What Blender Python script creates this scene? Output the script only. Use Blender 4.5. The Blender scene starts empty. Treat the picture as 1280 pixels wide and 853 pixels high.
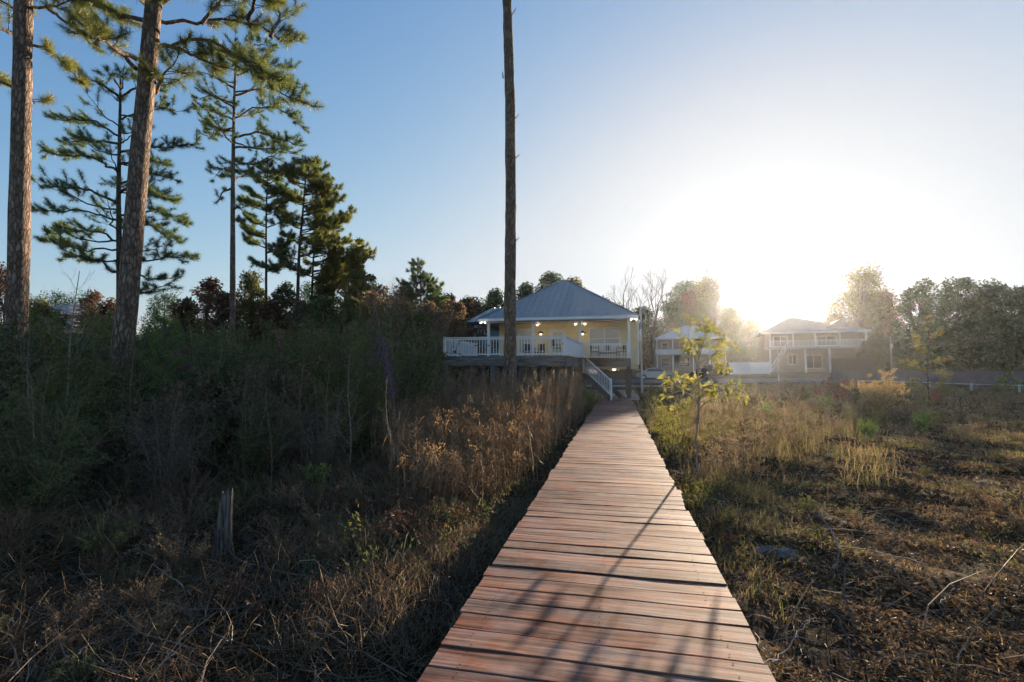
import bpy, bmesh, math, random
import numpy as np
from mathutils import Vector, Matrix
random.seed(11)
RG = np.random.default_rng(11)
def reseed(k):
    global RG
    RG = np.random.default_rng(k); random.seed(k)
R = math.radians
scn = bpy.context.scene
COL = scn.collection

# ------------------------------------------------------------------ camera model
FPX, YAW, PIT, EYE = 604.0, R(12.26), R(3.55), np.array([0.0, 0.0, 1.6])
fw = np.array([-math.sin(YAW)*math.cos(PIT), math.cos(YAW)*math.cos(PIT), math.sin(PIT)])
rt = np.array([math.cos(YAW), math.sin(YAW), 0.0])
up = np.cross(rt, fw)
def at(px, py, d):
    """world point seen at photo pixel (1280 wide) at depth d"""
    return EYE + (FPX*fw + (px-640)*rt + (426.5-py)*up)*(d/FPX)

# ------------------------------------------------------------------ terrain
def gz(x, y):
    x = np.asarray(x, float); y = np.asarray(y, float)
    b = np.interp(y, [-60, 8, 20, 29, 36, 48, 60, 80, 120, 400], [-.55, -.55, -.42, -.12, -.06, .15, .5, 1.5, 2.4, 3.5])
    k = np.clip((30-y)/12, .15, 1)*np.clip((np.abs(x+.13)-.9)/1.2, .25, 1)
    b = b + k*(.10*np.sin(1.1*x+.5)*np.sin(.9*y+.3) + .06*np.sin(2.7*x+1.0+.6*y)*np.sin(2.3*y+2) + .03*np.sin(6.1*x+2*y)*np.sin(5.3*y-x))
    return b
def g1(x, y): return float(gz(x, y))
def ground_at(px, d):
    """point on the ground below photo column px at depth d"""
    p = at(px, 464, d)
    return np.array([p[0], p[1], g1(p[0], p[1])])

# ------------------------------------------------------------------ mesh collecting
class Geo:
    def __init__(s): s.v = []; s.f = {3: [], 4: []}; s.n = 0
    def add(s, v, tris=None, quads=None):
        v = np.asarray(v, np.float32).reshape(-1, 3)
        if tris is not None and len(tris): s.f[3].append(np.asarray(tris, np.int32).reshape(-1, 3)+s.n)
        if quads is not None and len(quads): s.f[4].append(np.asarray(quads, np.int32).reshape(-1, 4)+s.n)
        s.v.append(v); s.n += len(v)
    def box(s, lo, hi, rz=0, pivot=None):
        x0, y0, z0 = lo; x1, y1, z1 = hi
        v = np.array([(x0,y0,z0),(x1,y0,z0),(x1,y1,z0),(x0,y1,z0),(x0,y0,z1),(x1,y0,z1),(x1,y1,z1),(x0,y1,z1)], float)
        if rz:
            c = np.array(pivot if pivot is not None else ((x0+x1)/2, (y0+y1)/2, 0)); c = np.array([c[0], c[1], 0])
            m = np.array([[math.cos(rz), -math.sin(rz), 0], [math.sin(rz), math.cos(rz), 0], [0, 0, 1]])
            v = (v-c) @ m.T + c
        s.add(v, quads=[(0,3,2,1),(4,5,6,7),(0,1,5,4),(1,2,6,5),(2,3,7,6),(3,0,4,7)])
    def beam(s, p0, p1, w, h, upv=(0, 0, 1)):
        """square bar from p0 to p1, w sideways, h along upv"""
        p0 = np.array(p0, float); p1 = np.array(p1, float); d = p1-p0; d /= np.linalg.norm(d)
        sd = np.cross(d, upv); n = np.linalg.norm(sd)
        sd = np.array([1., 0, 0]) if n < 1e-6 else sd/n
        u2 = np.cross(sd, d)
        o = [(-1,-1), (1,-1), (1,1), (-1,1)]
        v = [p0+sd*a*w/2+u2*b*h/2 for a, b in o]+[p1+sd*a*w/2+u2*b*h/2 for a, b in o]
        s.add(v, quads=[(0,3,2,1),(4,5,6,7),(0,1,5,4),(1,2,6,5),(2,3,7,6),(3,0,4,7)])
    def tube(s, pts, rad, seg=6, cap=False):
        pts = np.asarray(pts, float); n = len(pts); rad = np.broadcast_to(np.asarray(rad, float), (n,))
        t = np.gradient(pts, axis=0); t /= np.linalg.norm(t, axis=1, keepdims=True)+1e-9
        ref = np.array([1., .17, .05]) if abs(t[0][2]) > .7 else np.array([0, 0, 1.])
        a = np.cross(t, ref); a /= np.linalg.norm(a, axis=1, keepdims=True)+1e-9
        b = np.cross(t, a)
        th = np.arange(seg)*2*math.pi/seg
        v = pts[:, None]+rad[:, None, None]*(np.cos(th)[None, :, None]*a[:, None]+np.sin(th)[None, :, None]*b[:, None])
        i = np.arange(n-1)[:, None]*seg; j = np.arange(seg)[None]; k = (j+1) % seg
        q = np.stack([i+j, i+k, i+seg+k, i+seg+j], -1).reshape(-1, 4)
        v = v.reshape(-1, 3); tr = []
        if cap:
            v = np.vstack([v, pts[:1], pts[-1:]]); m = n*seg
            tr = [(m, (x+1) % seg, x) for x in range(seg)]+[(m+1, (n-1)*seg+x, (n-1)*seg+(x+1) % seg) for x in range(seg)]
        s.add(v, tris=tr, quads=q)
    def leaves(s, c, d, L, W, fold=.18):
        """diamond leaves: base c, direction d"""
        n = len(c); d = d/(np.linalg.norm(d, axis=1, keepdims=True)+1e-9)
        L = np.broadcast_to(L, (n,))[:, None]; W = np.broadcast_to(W, (n,))[:, None]
        sd = np.cross(d, RG.normal(size=(n, 3))); sd /= np.linalg.norm(sd, axis=1, keepdims=True)+1e-9
        nm = np.cross(sd, d)
        v = np.stack([c, c+d*L*.45+sd*W/2+nm*W*fold, c+d*L, c+d*L*.45-sd*W/2+nm*W*fold], 1).reshape(-1, 3)
        s.add(v, tris=np.concatenate([np.arange(n)[:, None]*4+np.array([0, 1, 2]), np.arange(n)[:, None]*4+np.array([0, 2, 3])]))
    def needles(s, c, ax, k, L, W, spread=.9):
        """pine tufts at c along ax: k needles each"""
        n = len(c); d = ax[:, None]*.5+RG.normal(size=(n, k, 3))*spread*.62
        d /= np.linalg.norm(d, axis=2, keepdims=True)+1e-9
        l = L*RG.uniform(.65, 1.05, (n, k, 1))
        sd = np.cross(d, RG.normal(size=(n, k, 3))); sd /= np.linalg.norm(sd, axis=2, keepdims=True)+1e-9
        b = c[:, None]+d*.02*RG.uniform(0, 1, (n, k, 1))-ax[:, None]*L*.45*RG.uniform(0, 1, (n, k, 1))
        tip = b+d*l; tip[..., 2] -= .05*l[..., 0]
        v = np.stack([b-sd*W/2, b+sd*W/2, tip], 2).reshape(-1, 3)
        s.add(v, tris=np.arange(len(v)).reshape(-1, 3))
    def blades(s, p, az, H, lean, W, droop=0.0, seg=3):
        """curved grass blades"""
        n = len(p); H = np.broadcast_to(H, (n,)); lean = np.broadcast_to(lean, (n,)); W = np.broadcast_to(W, (n,)); droop = np.broadcast_to(droop, (n,))
        hd = np.stack([np.cos(az), np.sin(az), 0*az], 1); sd = np.stack([-np.sin(az), np.cos(az), 0*az], 1)
        tw = RG.uniform(-1, 1, n)[:, None]; sd = sd*np.cos(tw)+hd*np.sin(tw)
        vs = []
        for k in range(seg+1):
            t = k/seg
            c = p+hd*(lean*t**1.6)[:, None]; c[:, 2] += H*(t-droop*t*t)
            w = (W*(1-t**2*.95))[:, None]/2
            vs += [c-sd*w, c+sd*w]
        v = np.stack(vs, 1).reshape(-1, 3); m = 2*(seg+1)
        q = np.concatenate([np.arange(n)[:, None]*m+np.array([2*k, 2*k+1, 2*k+3, 2*k+2]) for k in range(seg)])
        s.add(v, quads=q)
    def sticks(s, p, d, L, r, bend=.15):
        """thin three sided twigs, vectorised"""
        n = len(p); d = d/(np.linalg.norm(d, axis=1, keepdims=True)+1e-9)
        a = np.cross(d, RG.normal(size=(n, 3))); a /= np.linalg.norm(a, axis=1, keepdims=True)+1e-9
        b = np.cross(d, a); L = np.broadcast_to(L, (n,))[:, None]; r = np.broadcast_to(r, (n,))[:, None]
        vs = []
        for t in (0, .33, .67, 1):
            c = p+d*L*t+a*L*bend*(4*t*(1-t))
            for th in (0, 2.1, 4.2): vs.append(c+(a*math.cos(th)+b*math.sin(th))*r*(1.05-.75*t))
        v = np.stack(vs, 1).reshape(-1, 3)
        q = np.concatenate([np.arange(n)[:, None]*12+np.array([3*k+j, 3*k+(j+1) % 3, 3*k+3+(j+1) % 3, 3*k+3+j]) for k in range(3) for j in range(3)])
        s.add(v, quads=q)
    def mesh(s, name, mat, smooth=False):
        me = bpy.data.meshes.new(name)
        if s.n:
            v = np.concatenate(s.v)
            loops = []; starts = []; pos = 0
            for k in (3, 4):
                if s.f[k]:
                    f = np.concatenate(s.f[k]); loops.append(f.ravel()); starts.append(pos+np.arange(len(f))*k); pos += f.size
            lo = np.concatenate(loops).astype(np.int32); st = np.concatenate(starts).astype(np.int32)
            me.vertices.add(len(v)); me.vertices.foreach_set('co', v.astype(np.float32).ravel())
            me.loops.add(len(lo)); me.loops.foreach_set('vertex_index', lo)
            me.polygons.add(len(st)); me.polygons.foreach_set('loop_start', st)
            me.polygons.foreach_set('use_smooth', np.full(len(st), bool(smooth)))
            me.update(calc_edges=True); me.validate()
        if mat: me.materials.append(mat)
        return me
    def build(s, name, mat, parent=None, smooth=False):
        o = bpy.data.objects.new(name, s.mesh(name, mat, smooth)); COL.objects.link(o)
        if parent: o.parent = parent
        return o

def tag(o, label=None, cat=None, group=None, kind=None):
    if label: o['label'] = label
    if cat: o['category'] = cat
    if group: o['group'] = group
    if kind: o['kind'] = kind
    return o
def thing(name, label, cat, loc=(0, 0, 0), group=None, rz=0, sc=1):
    o = bpy.data.objects.new(name, None); COL.objects.link(o)
    o.location = loc; o.rotation_euler = (0, 0, rz); o.scale = (sc, sc, sc) if np.isscalar(sc) else sc
    o.empty_display_size = .2
    return tag(o, label, cat, group)
def dup(root, loc, rz=0, sc=1, label=None, tilt=(0, 0)):
    r = root.copy(); COL.objects.link(r); r.location = loc; r.rotation_euler = (tilt[0], tilt[1], rz)
    r.scale = (sc, sc, sc) if np.isscalar(sc) else sc
    if label: r['label'] = label
    for ch in list(root.children):
        c = ch.copy(); COL.objects.link(c); c.parent = r
        for g in list(ch.children):
            d = g.copy(); COL.objects.link(d); d.parent = c
    return r

# ------------------------------------------------------------------ materials
def new_mat(name):
    m = bpy.data.materials.new(name); m.use_nodes = True
    nt = m.node_tree; nt.nodes.clear()
    return m, nt, lambda t: nt.nodes.new(t), nt.links.new
def ramp(N, stops, interp='LINEAR'):
    r = N('ShaderNodeValToRGB'); r.color_ramp.interpolation = interp
    e = r.color_ramp.elements
    while len(e) < len(stops): e.new(.5)
    for q, (p, c) in zip(e, stops): q.position = p; q.color = (*c, 1)
    return r
def simple(name, col, rough=.6, var=.15, scale=6, metal=0, bump=0, spec=.4):
    m, nt, N, L = new_mat(name)
    out = N('ShaderNodeOutputMaterial'); p = N('ShaderNodeBsdfPrincipled'); tc = N('ShaderNodeTexCoord'); n = N('ShaderNodeTexNoise')
    n.inputs['Scale'].default_value = scale; n.inputs['Detail'].default_value = 6
    L(tc.outputs['Object'], n.inputs['Vector'])
    c = np.array(col); r = ramp(N, [(.3, tuple(c*(1-var))), (.7, tuple(np.minimum(c*(1+var), 1)))])
    L(n.outputs['Fac'], r.inputs['Fac']); L(r.outputs['Color'], p.inputs['Base Color'])
    p.inputs['Roughness'].default_value = rough; p.inputs['Metallic'].default_value = metal; p.inputs['Specular IOR Level'].default_value = spec
    if bump:
        b = N('ShaderNodeBump'); b.inputs['Strength'].default_value = bump; b.inputs['Distance'].default_value = .02
        L(n.outputs['Fac'], b.inputs['Height']); L(b.outputs['Normal'], p.inputs['Normal'])
    L(p.outputs[0], out.inputs[0]); return m
def emit(name, col, st):
    m, nt, N, L = new_mat(name)
    out = N('ShaderNodeOutputMaterial'); e = N('ShaderNodeEmission'); e.inputs[0].default_value = (*col, 1); e.inputs[1].default_value = st
    L(e.outputs[0], out.inputs[0]); return m
def leaf_mat(name, cols, trans=.35, gloss=.06, nscale=.9):
    """per leaf colour + clump to clump variation + translucency"""
    m, nt, N, L = new_mat(name)
    out = N('ShaderNodeOutputMaterial'); geo = N('ShaderNodeNewGeometry'); tc = N('ShaderNodeTexCoord'); oi = N('ShaderNodeObjectInfo')
    n = N('ShaderNodeTexNoise'); n.inputs['Scale'].default_value = nscale; n.inputs['Detail'].default_value = 2
    L(tc.outputs['Object'], n.inputs['Vector'])
    a = N('ShaderNodeMath'); a.operation = 'MULTIPLY_ADD'; a.inputs[1].default_value = .55; a.inputs[2].default_value = -.35
    L(geo.outputs['Random Per Island'], a.inputs[0])
    b = N('ShaderNodeMath'); b.operation = 'MULTIPLY_ADD'; b.inputs[1].default_value = .95
    L(n.outputs['Fac'], b.inputs[0]); L(a.outputs[0], b.inputs[2])
    c = N('ShaderNodeMath'); c.operation = 'MULTIPLY_ADD'; c.inputs[1].default_value = .3; L(oi.outputs['Random'], c.inputs[0]); L(b.outputs[0], c.inputs[2])
    k = len(cols); r = ramp(N, [(.12+.76*i/max(1, k-1), x) for i, x in enumerate(cols)]); L(c.outputs[0], r.inputs['Fac'])
    d = N('ShaderNodeBsdfDiffuse'); t = N('ShaderNodeBsdfTranslucent'); mx = N('ShaderNodeMixShader'); mx.inputs[0].default_value = trans
    L(r.outputs[0], d.inputs[0])
    hs = N('ShaderNodeHueSaturation'); hs.inputs['Saturation'].default_value = 1.15; hs.inputs['Value'].default_value = 1.5
    L(r.outputs[0], hs.inputs['Color']); L(hs.outputs[0], t.inputs[0])
    L(d.outputs[0], mx.inputs[1]); L(t.outputs[0], mx.inputs[2])
    g = N('ShaderNodeBsdfGlossy'); g.inputs['Roughness'].default_value = .45; g.inputs[0].default_value = (.9, .9, .9, 1)
    m2 = N('ShaderNodeMixShader'); m2.inputs[0].default_value = gloss
    L(mx.outputs[0], m2.inputs[1]); L(g.outputs[0], m2.inputs[2]); L(m2.outputs[0], out.inputs[0])
    return m
def bark_mat(name, c_lo, c_mid, c_hi, sx=9, sz=2.2, bump=.9):
    m, nt, N, L = new_mat(name)
    out = N('ShaderNodeOutputMaterial'); p = N('ShaderNodeBsdfPrincipled'); tc = N('ShaderNodeTexCoord'); mp = N('ShaderNodeMapping')
    mp.inputs['Scale'].default_value = (sx, sx, sz); L(tc.outputs['Object'], mp.inputs[0])
    wn = N('ShaderNodeTexNoise'); wn.inputs['Scale'].default_value = 1.5; wn.inputs['Detail'].default_value = 4; L(mp.outputs[0], wn.inputs['Vector'])
    ad = N('ShaderNodeMixRGB'); ad.blend_type = 'ADD'; ad.inputs[0].default_value = 1.1; L(mp.outputs[0], ad.inputs[1]); L(wn.outputs['Color'], ad.inputs[2])
    v = N('ShaderNodeTexVoronoi'); v.feature = 'DISTANCE_TO_EDGE'; v.inputs['Scale'].default_value = 1.3; L(ad.outputs[0], v.inputs['Vector'])
    v2 = N('ShaderNodeTexVoronoi'); v2.inputs['Scale'].default_value = 1.3; L(ad.outputs[0], v2.inputs['Vector'])
    n = N('ShaderNodeTexNoise'); n.inputs['Scale'].default_value = 6; n.inputs['Detail'].default_value = 8; L(mp.outputs[0], n.inputs['Vector'])
    r = ramp(N, [(0, c_lo), (.16, c_mid), (.5, c_hi)]); L(v.outputs['Distance'], r.inputs['Fac'])
    hs = N('ShaderNodeHueSaturation'); L(r.outputs[0], hs.inputs['Color'])
    mr = N('ShaderNodeMapRange'); mr.inputs[3].default_value = .55; mr.inputs[4].default_value = 1.45; L(v2.outputs['Color'], mr.inputs[0]); L(mr.outputs[0], hs.inputs['Value'])
    mu = N('ShaderNodeMixRGB'); mu.blend_type = 'MULTIPLY'; mu.inputs[0].default_value = .6; L(hs.outputs[0], mu.inputs[1])
    r2 = ramp(N, [(.3, (.55, .55, .55)), (.7, (1.2, 1.2, 1.2))]); L(n.outputs['Fac'], r2.inputs['Fac']); L(r2.outputs[0], mu.inputs[2])
    L(mu.outputs[0], p.inputs['Base Color']); p.inputs['Roughness'].default_value = .9; p.inputs['Specular IOR Level'].default_value = .15
    h = N('ShaderNodeMath'); h.operation = 'MULTIPLY_ADD'; h.inputs[1].default_value = .25; L(n.outputs['Fac'], h.inputs[0])
    r3 = ramp(N, [(0, (0, 0, 0)), (.2, (1, 1, 1))]); L(v.outputs['Distance'], r3.inputs['Fac']); L(r3.outputs[0], h.inputs[2])
    b = N('ShaderNodeBump'); b.inputs['Strength'].default_value = bump; b.inputs['Distance'].default_value = .03
    L(h.outputs[0], b.inputs['Height']); L(b.outputs[0], p.inputs['Normal']); L(p.outputs[0], out.inputs[0]); return m
def wood_mat(name, cols, axis=0, grain=40, grey=(.22, .2, .19), greyamt=.55, rough=.75, bump=.35, per_island=True):
    """weathered boards, grain along one axis"""
    m, nt, N, L = new_mat(name)
    out = N('ShaderNodeOutputMaterial'); p = N('ShaderNodeBsdfPrincipled'); tc = N('ShaderNodeTexCoord'); geo = N('ShaderNodeNewGeometry')
    mp = N('ShaderNodeMapping'); s = [grain]*3; s[axis] = 1.4; mp.inputs['Scale'].default_value = s
    off = N('ShaderNodeVectorMath'); off.operation = 'SCALE'; off.inputs[0].default_value = (37, 53, 11); L(geo.outputs['Random Per Island'], off.inputs['Scale'])
    ad = N('ShaderNodeVectorMath'); ad.operation = 'ADD'; L(tc.outputs['Object'], ad.inputs[0]); L(off.outputs[0], ad.inputs[1]); L(ad.outputs[0], mp.inputs[0])
    n = N('ShaderNodeTexNoise'); n.inputs['Scale'].default_value = 1; n.inputs['Detail'].default_value = 10; n.inputs['Roughness'].default_value = .68; n.inputs['Distortion'].default_value = .5; L(mp.outputs[0], n.inputs['Vector'])
    n2 = N('ShaderNodeTexNoise'); n2.inputs['Scale'].default_value = 2.6; n2.inputs['Detail'].default_value = 8; n2.inputs['Roughness'].default_value = .65; L(ad.outputs[0], n2.inputs['Vector'])
    r = ramp(N, [(0, cols[0]), (.5, cols[1]), (1, cols[2])]); L(geo.outputs['Random Per Island'], r.inputs['Fac'])
    rg = ramp(N, [(.36, (.13, .115, .11)), (.45, (.62, .60, .58)), (.52, (1.0, 1.0, 1.0)), (.61, (1.6, 1.5, 1.42))]); L(n.outputs['Fac'], rg.inputs['Fac'])
    mu = N('ShaderNodeMixRGB'); mu.blend_type = 'MULTIPLY'; mu.inputs[0].default_value = .95; L(r.outputs[0], mu.inputs[1]); L(rg.outputs[0], mu.inputs[2])
    gr = ramp(N, [(.42, (0, 0, 0)), (.60, (greyamt,)*3)]); L(n2.outputs['Fac'], gr.inputs['Fac'])
    mg = N('ShaderNodeMixRGB'); L(gr.outputs[0], mg.inputs[0]); L(mu.outputs[0], mg.inputs[1])
    gm = N('ShaderNodeMixRGB'); gm.blend_type = 'MULTIPLY'; gm.inputs[0].default_value = .7; gm.inputs[1].default_value = (*grey, 1); L(rg.outputs[0], gm.inputs[2]); L(gm.outputs[0], mg.inputs[2])
    # knots
    mk = N('ShaderNodeMapping'); ks = [7]*3; ks[axis] = 2.4; mk.inputs['Scale'].default_value = ks; L(ad.outputs[0], mk.inputs[0])
    vk = N('ShaderNodeTexVoronoi'); vk.inputs['Scale'].default_value = 1; L(mk.outputs[0], vk.inputs['Vector'])
    rk = ramp(N, [(.04, (.35, .3, .28)), (.11, (1, 1, 1))]); L(vk.outputs['Distance'], rk.inputs['Fac'])
    m3 = N('ShaderNodeMixRGB'); m3.blend_type = 'MULTIPLY'; m3.inputs[0].default_value = .8; L(mg.outputs[0], m3.inputs[1]); L(rk.outputs[0], m3.inputs[2])
    L(m3.outputs[0], p.inputs['Base Color']); p.inputs['Roughness'].default_value = rough; p.inputs['Specular IOR Level'].default_value = .10
    b = N('ShaderNodeBump'); b.inputs['Strength'].default_value = bump; b.inputs['Distance'].default_value = .006
    L(n.outputs['Fac'], b.inputs['Height']); L(b.outputs[0], p.inputs['Normal']); L(p.outputs[0], out.inputs[0]); return m
def ground_mat():
    m, nt, N, L = new_mat('mulch_ground')
    out = N('ShaderNodeOutputMaterial'); p = N('ShaderNodeBsdfPrincipled'); tc = N('ShaderNodeTexCoord')
    n = N('ShaderNodeTexNoise'); n.inputs['Scale'].default_value = 14; n.inputs['Detail'].default_value = 10; n.inputs['Roughness'].default_value = .7; L(tc.outputs['Object'], n.inputs['Vector'])
    n2 = N('ShaderNodeTexNoise'); n2.inputs['Scale'].default_value = .55; n2.inputs['Detail'].default_value = 5; L(tc.outputs['Object'], n2.inputs['Vector'])
    r = ramp(N, [(.3, (.013, .009, .007)), (.5, (.055, .036, .023)), (.72, (.13, .088, .055))]); L(n.outputs['Fac'], r.inputs['Fac'])
    r2 = ramp(N, [(.38, (.5, .62, .38)), (.5, (1, 1, 1)), (.66, (1.5, 1.15, .85))]); L(n2.outputs['Fac'], r2.inputs['Fac'])
    mu = N('ShaderNodeMixRGB'); mu.blend_type = 'MULTIPLY'; mu.inputs[0].default_value = 1; L(r.outputs[0], mu.inputs[1]); L(r2.outputs[0], mu.inputs[2])
    L(mu.outputs[0], p.inputs['Base Color']); p.inputs['Roughness'].default_value = 1; p.inputs['Specular IOR Level'].default_value = .05
    b = N('ShaderNodeBump'); b.inputs['Strength'].default_value = 1; b.inputs['Distance'].default_value = .05; L(n.outputs['Fac'], b.inputs['Height']); L(b.outputs[0], p.inputs['Normal'])
    L(p.outputs[0], out.inputs[0]); return m
def siding_mat(name, col, period=.18):
    m, nt, N, L = new_mat(name)
    out = N('ShaderNodeOutputMaterial'); p = N('ShaderNodeBsdfPrincipled'); tc = N('ShaderNodeTexCoord'); w = N('ShaderNodeTexWave')
    w.wave_profile = 'SAW'; w.bands_direction = 'Z'; w.inputs['Scale'].default_value = 1/period/3.183; w.inputs['Distortion'].default_value = 0
    L(tc.outputs['Object'], w.inputs['Vector'])
    n = N('ShaderNodeTexNoise'); n.inputs['Scale'].default_value = 3; L(tc.outputs['Object'], n.inputs['Vector'])
    c = np.array(col); r = ramp(N, [(.3, tuple(c*.92)), (.7, tuple(c*1.06))]); L(n.outputs['Fac'], r.inputs['Fac']); L(r.outputs[0], p.inputs['Base Color'])
    p.inputs['Roughness'].default_value = .6
    b = N('ShaderNodeBump'); b.inputs['Strength'].default_value = .6; b.inputs['Distance'].default_value = .02; L(w.outputs['Fac'], b.inputs['Height']); L(b.outputs[0], p.inputs['Normal'])
    L(p.outputs[0], out.inputs[0]); return m
def glass_mat(name, col=(.03, .04, .05)):
    m, nt, N, L = new_mat(name)
    out = N('ShaderNodeOutputMaterial'); p = N('ShaderNodeBsdfPrincipled'); p.inputs['Base Color'].default_value = (*col, 1)
    p.inputs['Roughness'].default_value = .06; p.inputs['Specular IOR Level'].default_value = .8; L(p.outputs[0], out.inputs[0]); return m

M = {}
M['ground'] = ground_mat()
M['plank'] = wood_mat('boardwalk_plank', [(.11, .036, .020), (.225, .08, .044), (.315, .145, .09)], 0, 24, (.27, .215, .19), .55, .7)
M['stringer'] = wood_mat('grey_lumber', [(.11, .085, .065), (.14, .105, .08), (.17, .14, .11)], 1, 30, (.16, .15, .14), .7)
M['pile'] = wood_mat('pile_lumber', [(.075, .07, .06), (.10, .09, .075), (.12, .11, .09)], 2, 30, (.11, .11, .10), .7)
M['deckwood'] = wood_mat('deck_fascia', [(.15, .15, .14), (.18, .175, .165), (.2, .19, .18)], 0, 26, (.18, .18, .175), .5)
M['bark'] = bark_mat('pine_bark', (.12, .085, .065), (.25, .18, .138), (.35, .265, .205), 11, 3.2)
M['bark2'] = bark_mat('grey_pine_bark', (.06, .047, .04), (.125, .097, .08), (.19, .15, .125), 15, 5)
M['bark_far'] = bark_mat('far_bark', (.04, .03, .025), (.11, .08, .06), (.17, .13, .1), 5, 1.5)
M['stem'] = simple('woody_stem', (.085, .065, .05), .85, .35, 12)
M['palestem'] = simple('pale_stem', (.24, .195, .155), .8, .25, 10)
M['nail'] = simple('nail_head', (.03, .025, .022), .95, .2, 3, 0)
M['tanstem'] = simple('tan_stalk', (.24, .155, .09), .8, .3, 12)
M['greystem'] = simple('bare_grey_stem', (.14, .115, .095), .85, .3, 12)
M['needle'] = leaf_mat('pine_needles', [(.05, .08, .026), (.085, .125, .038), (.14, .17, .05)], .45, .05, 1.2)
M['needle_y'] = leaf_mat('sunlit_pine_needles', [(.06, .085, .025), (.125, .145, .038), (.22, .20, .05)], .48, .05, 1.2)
M['dark'] = leaf_mat('dark_shrub_leaves', [(.055, .068, .03), (.08, .10, .042), (.12, .14, .06)], .32, .015)
M['olive'] = leaf_mat('olive_shrub_leaves', [(.07, .078, .026), (.115, .12, .04), (.16, .155, .055)], .32, .02)
M['brown'] = leaf_mat('dry_brown_leaves', [(.11, .075, .048), (.175, .125, .08), (.25, .19, .12)], .35, .015)
M['redoak'] = leaf_mat('red_brown_leaves', [(.075, .042, .026), (.125, .07, .042), (.18, .11, .065)], .3, .02)
M['bright'] = leaf_mat('bright_green_leaves', [(.06, .12, .02), (.10, .17, .03), (.16, .22, .045)], .4, .06)
M['yellow'] = leaf_mat('yellow_green_leaves', [(.12, .13, .03), (.19, .18, .04), (.25, .22, .06)], .45, .06)
M['magnolia'] = leaf_mat('magnolia_leaves', [(.11, .125, .032), (.18, .18, .05), (.26, .235, .075)], .5, .05)
M['far'] = leaf_mat('far_tree_leaves', [(.035, .065, .03), (.058, .098, .045), (.09, .135, .06)], .22, .01, .35)
M['far_y'] = leaf_mat('far_yellow_leaves', [(.07, .075, .025), (.11, .105, .035), (.15, .13, .045)], .4, .03, .35)
M['far_r'] = leaf_mat('far_russet_leaves', [(.075, .05, .028), (.12, .075, .04), (.15, .095, .05)], .4, .03, .35)
M['reed'] = leaf_mat('dry_reed', [(.15, .085, .042), (.25, .155, .078), (.36, .245, .135)], .3, .03, .8)
M['straw'] = leaf_mat('straw', [(.10, .075, .042), (.18, .13, .07), (.27, .20, .11)], .4, .015, .7)
M['weed'] = leaf_mat('green_weed', [(.05, .065, .024), (.085, .095, .036), (.145, .135, .06)], .45, .015, .5)
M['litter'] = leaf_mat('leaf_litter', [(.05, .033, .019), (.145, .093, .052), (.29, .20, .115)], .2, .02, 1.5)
M['litter_shade'] = leaf_mat('shade_leaf_litter', [(.03, .021, .014), (.075, .05, .032), (.16, .11, .07)], .1, .04, 1.5)  # darker copy of leaf_litter, shade of the left side in its colour
M['twig_shade'] = leaf_mat('shade_dead_twig', [(.04, .03, .022), (.10, .075, .055), (.25, .20, .155)], 0, .03, 1.5)  # dead_twig copy with the left-hand shade put into the colour
M['straw_shade'] = leaf_mat('shade_toned_straw', [(.085, .06, .034), (.165, .117, .068), (.29, .215, .13)], .3, .02, .7)  # separate straw copy, colour toned for the shaded left ground
M['twig'] = leaf_mat('dead_twig', [(.05, .038, .028), (.12, .09, .065), (.27, .21, .15)], 0, .015, 1.5)
M['purple'] = leaf_mat('purple_flare', [(.12, .055, .14), (.18, .085, .21), (.24, .13, .28)], .35, .02)  # tint of a purple lens flare, put on leaf flecks
M['goldbush'] = leaf_mat('golden_bush_leaves', [(.20, .14, .06), (.30, .22, .10), (.38, .30, .17)], .45, .02)
M['olive_y'] = leaf_mat('olive_yellow_leaves', [(.09, .10, .03), (.15, .15, .045), (.21, .195, .065)], .45, .03)
M['gold'] = leaf_mat('golden_leaves', [(.12, .09, .052), (.19, .145, .085), (.28, .22, .145)], .4, .02)
M['redflower'] = leaf_mat('red_weed', [(.13, .05, .035), (.2, .075, .05), (.26, .13, .08)], .4, .02)
M['white'] = simple('white_paint', (.8, .8, .8), .45, .04)
M['yellowside'] = siding_mat('yellow_siding', (.74, .65, .41))
M['tanside'] = siding_mat('tan_siding', (.30, .26, .22))
M['greyside'] = siding_mat('grey_siding', (.42, .42, .42))
M['tealside'] = siding_mat('teal_siding', (.09, .2, .22))
M['metalroof'] = simple('blue_metal_roof', (.225, .24, .235), .4, .12, 2.2, .25)
M['tealroof'] = simple('teal_roof', (.10, .17, .2), .5, .15, 2, 0)
M['paleroof'] = simple('pale_roof', (.55, .53, .5), .55, .1, 1.5)
M['greyroof'] = simple('grey_roof', (.26, .24, .22), .7, .15, 1.5)
M['ceiling'] = simple('porch_ceiling', (.62, .55, .38), .6, .05)
M['glass'] = glass_mat('window_glass')
M['glass_pale'] = glass_mat('pale_window_glass', (.38, .42, .44))  # pale pane colour carries blinds and bright sky reflection
M['curtain'] = simple('pale_blind', (.7, .72, .7), .7, .05)
M['door'] = simple('door_paint', (.72, .74, .75), .5, .05)
M['black'] = simple('black_metal', (.025, .025, .028), .45, .1)
M['lamp'] = emit('lamp_glow', (1, .72, .42), 1.3)
M['lampwhite'] = emit('lamp_white', (1, .9, .75), 1.1)
M['concrete'] = simple('concrete', (.3, .29, .27), .9, .15, 3)
M['asphalt'] = simple('asphalt', (.12, .12, .12), .95, .2, 4, bump=.3, spec=.05)
M['silt'] = simple('grey_fabric', (.075, .085, .10), .8, .15, 2)
M['railmetal'] = simple('white_rail', (.42, .47, .48), .35, .06)
M['carpaint'] = simple('silver_paint', (.30, .32, .34), .4, .03, 2, .2)
M['tyre'] = simple('tyre', (.02, .02, .02), .8, .1)
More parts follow.
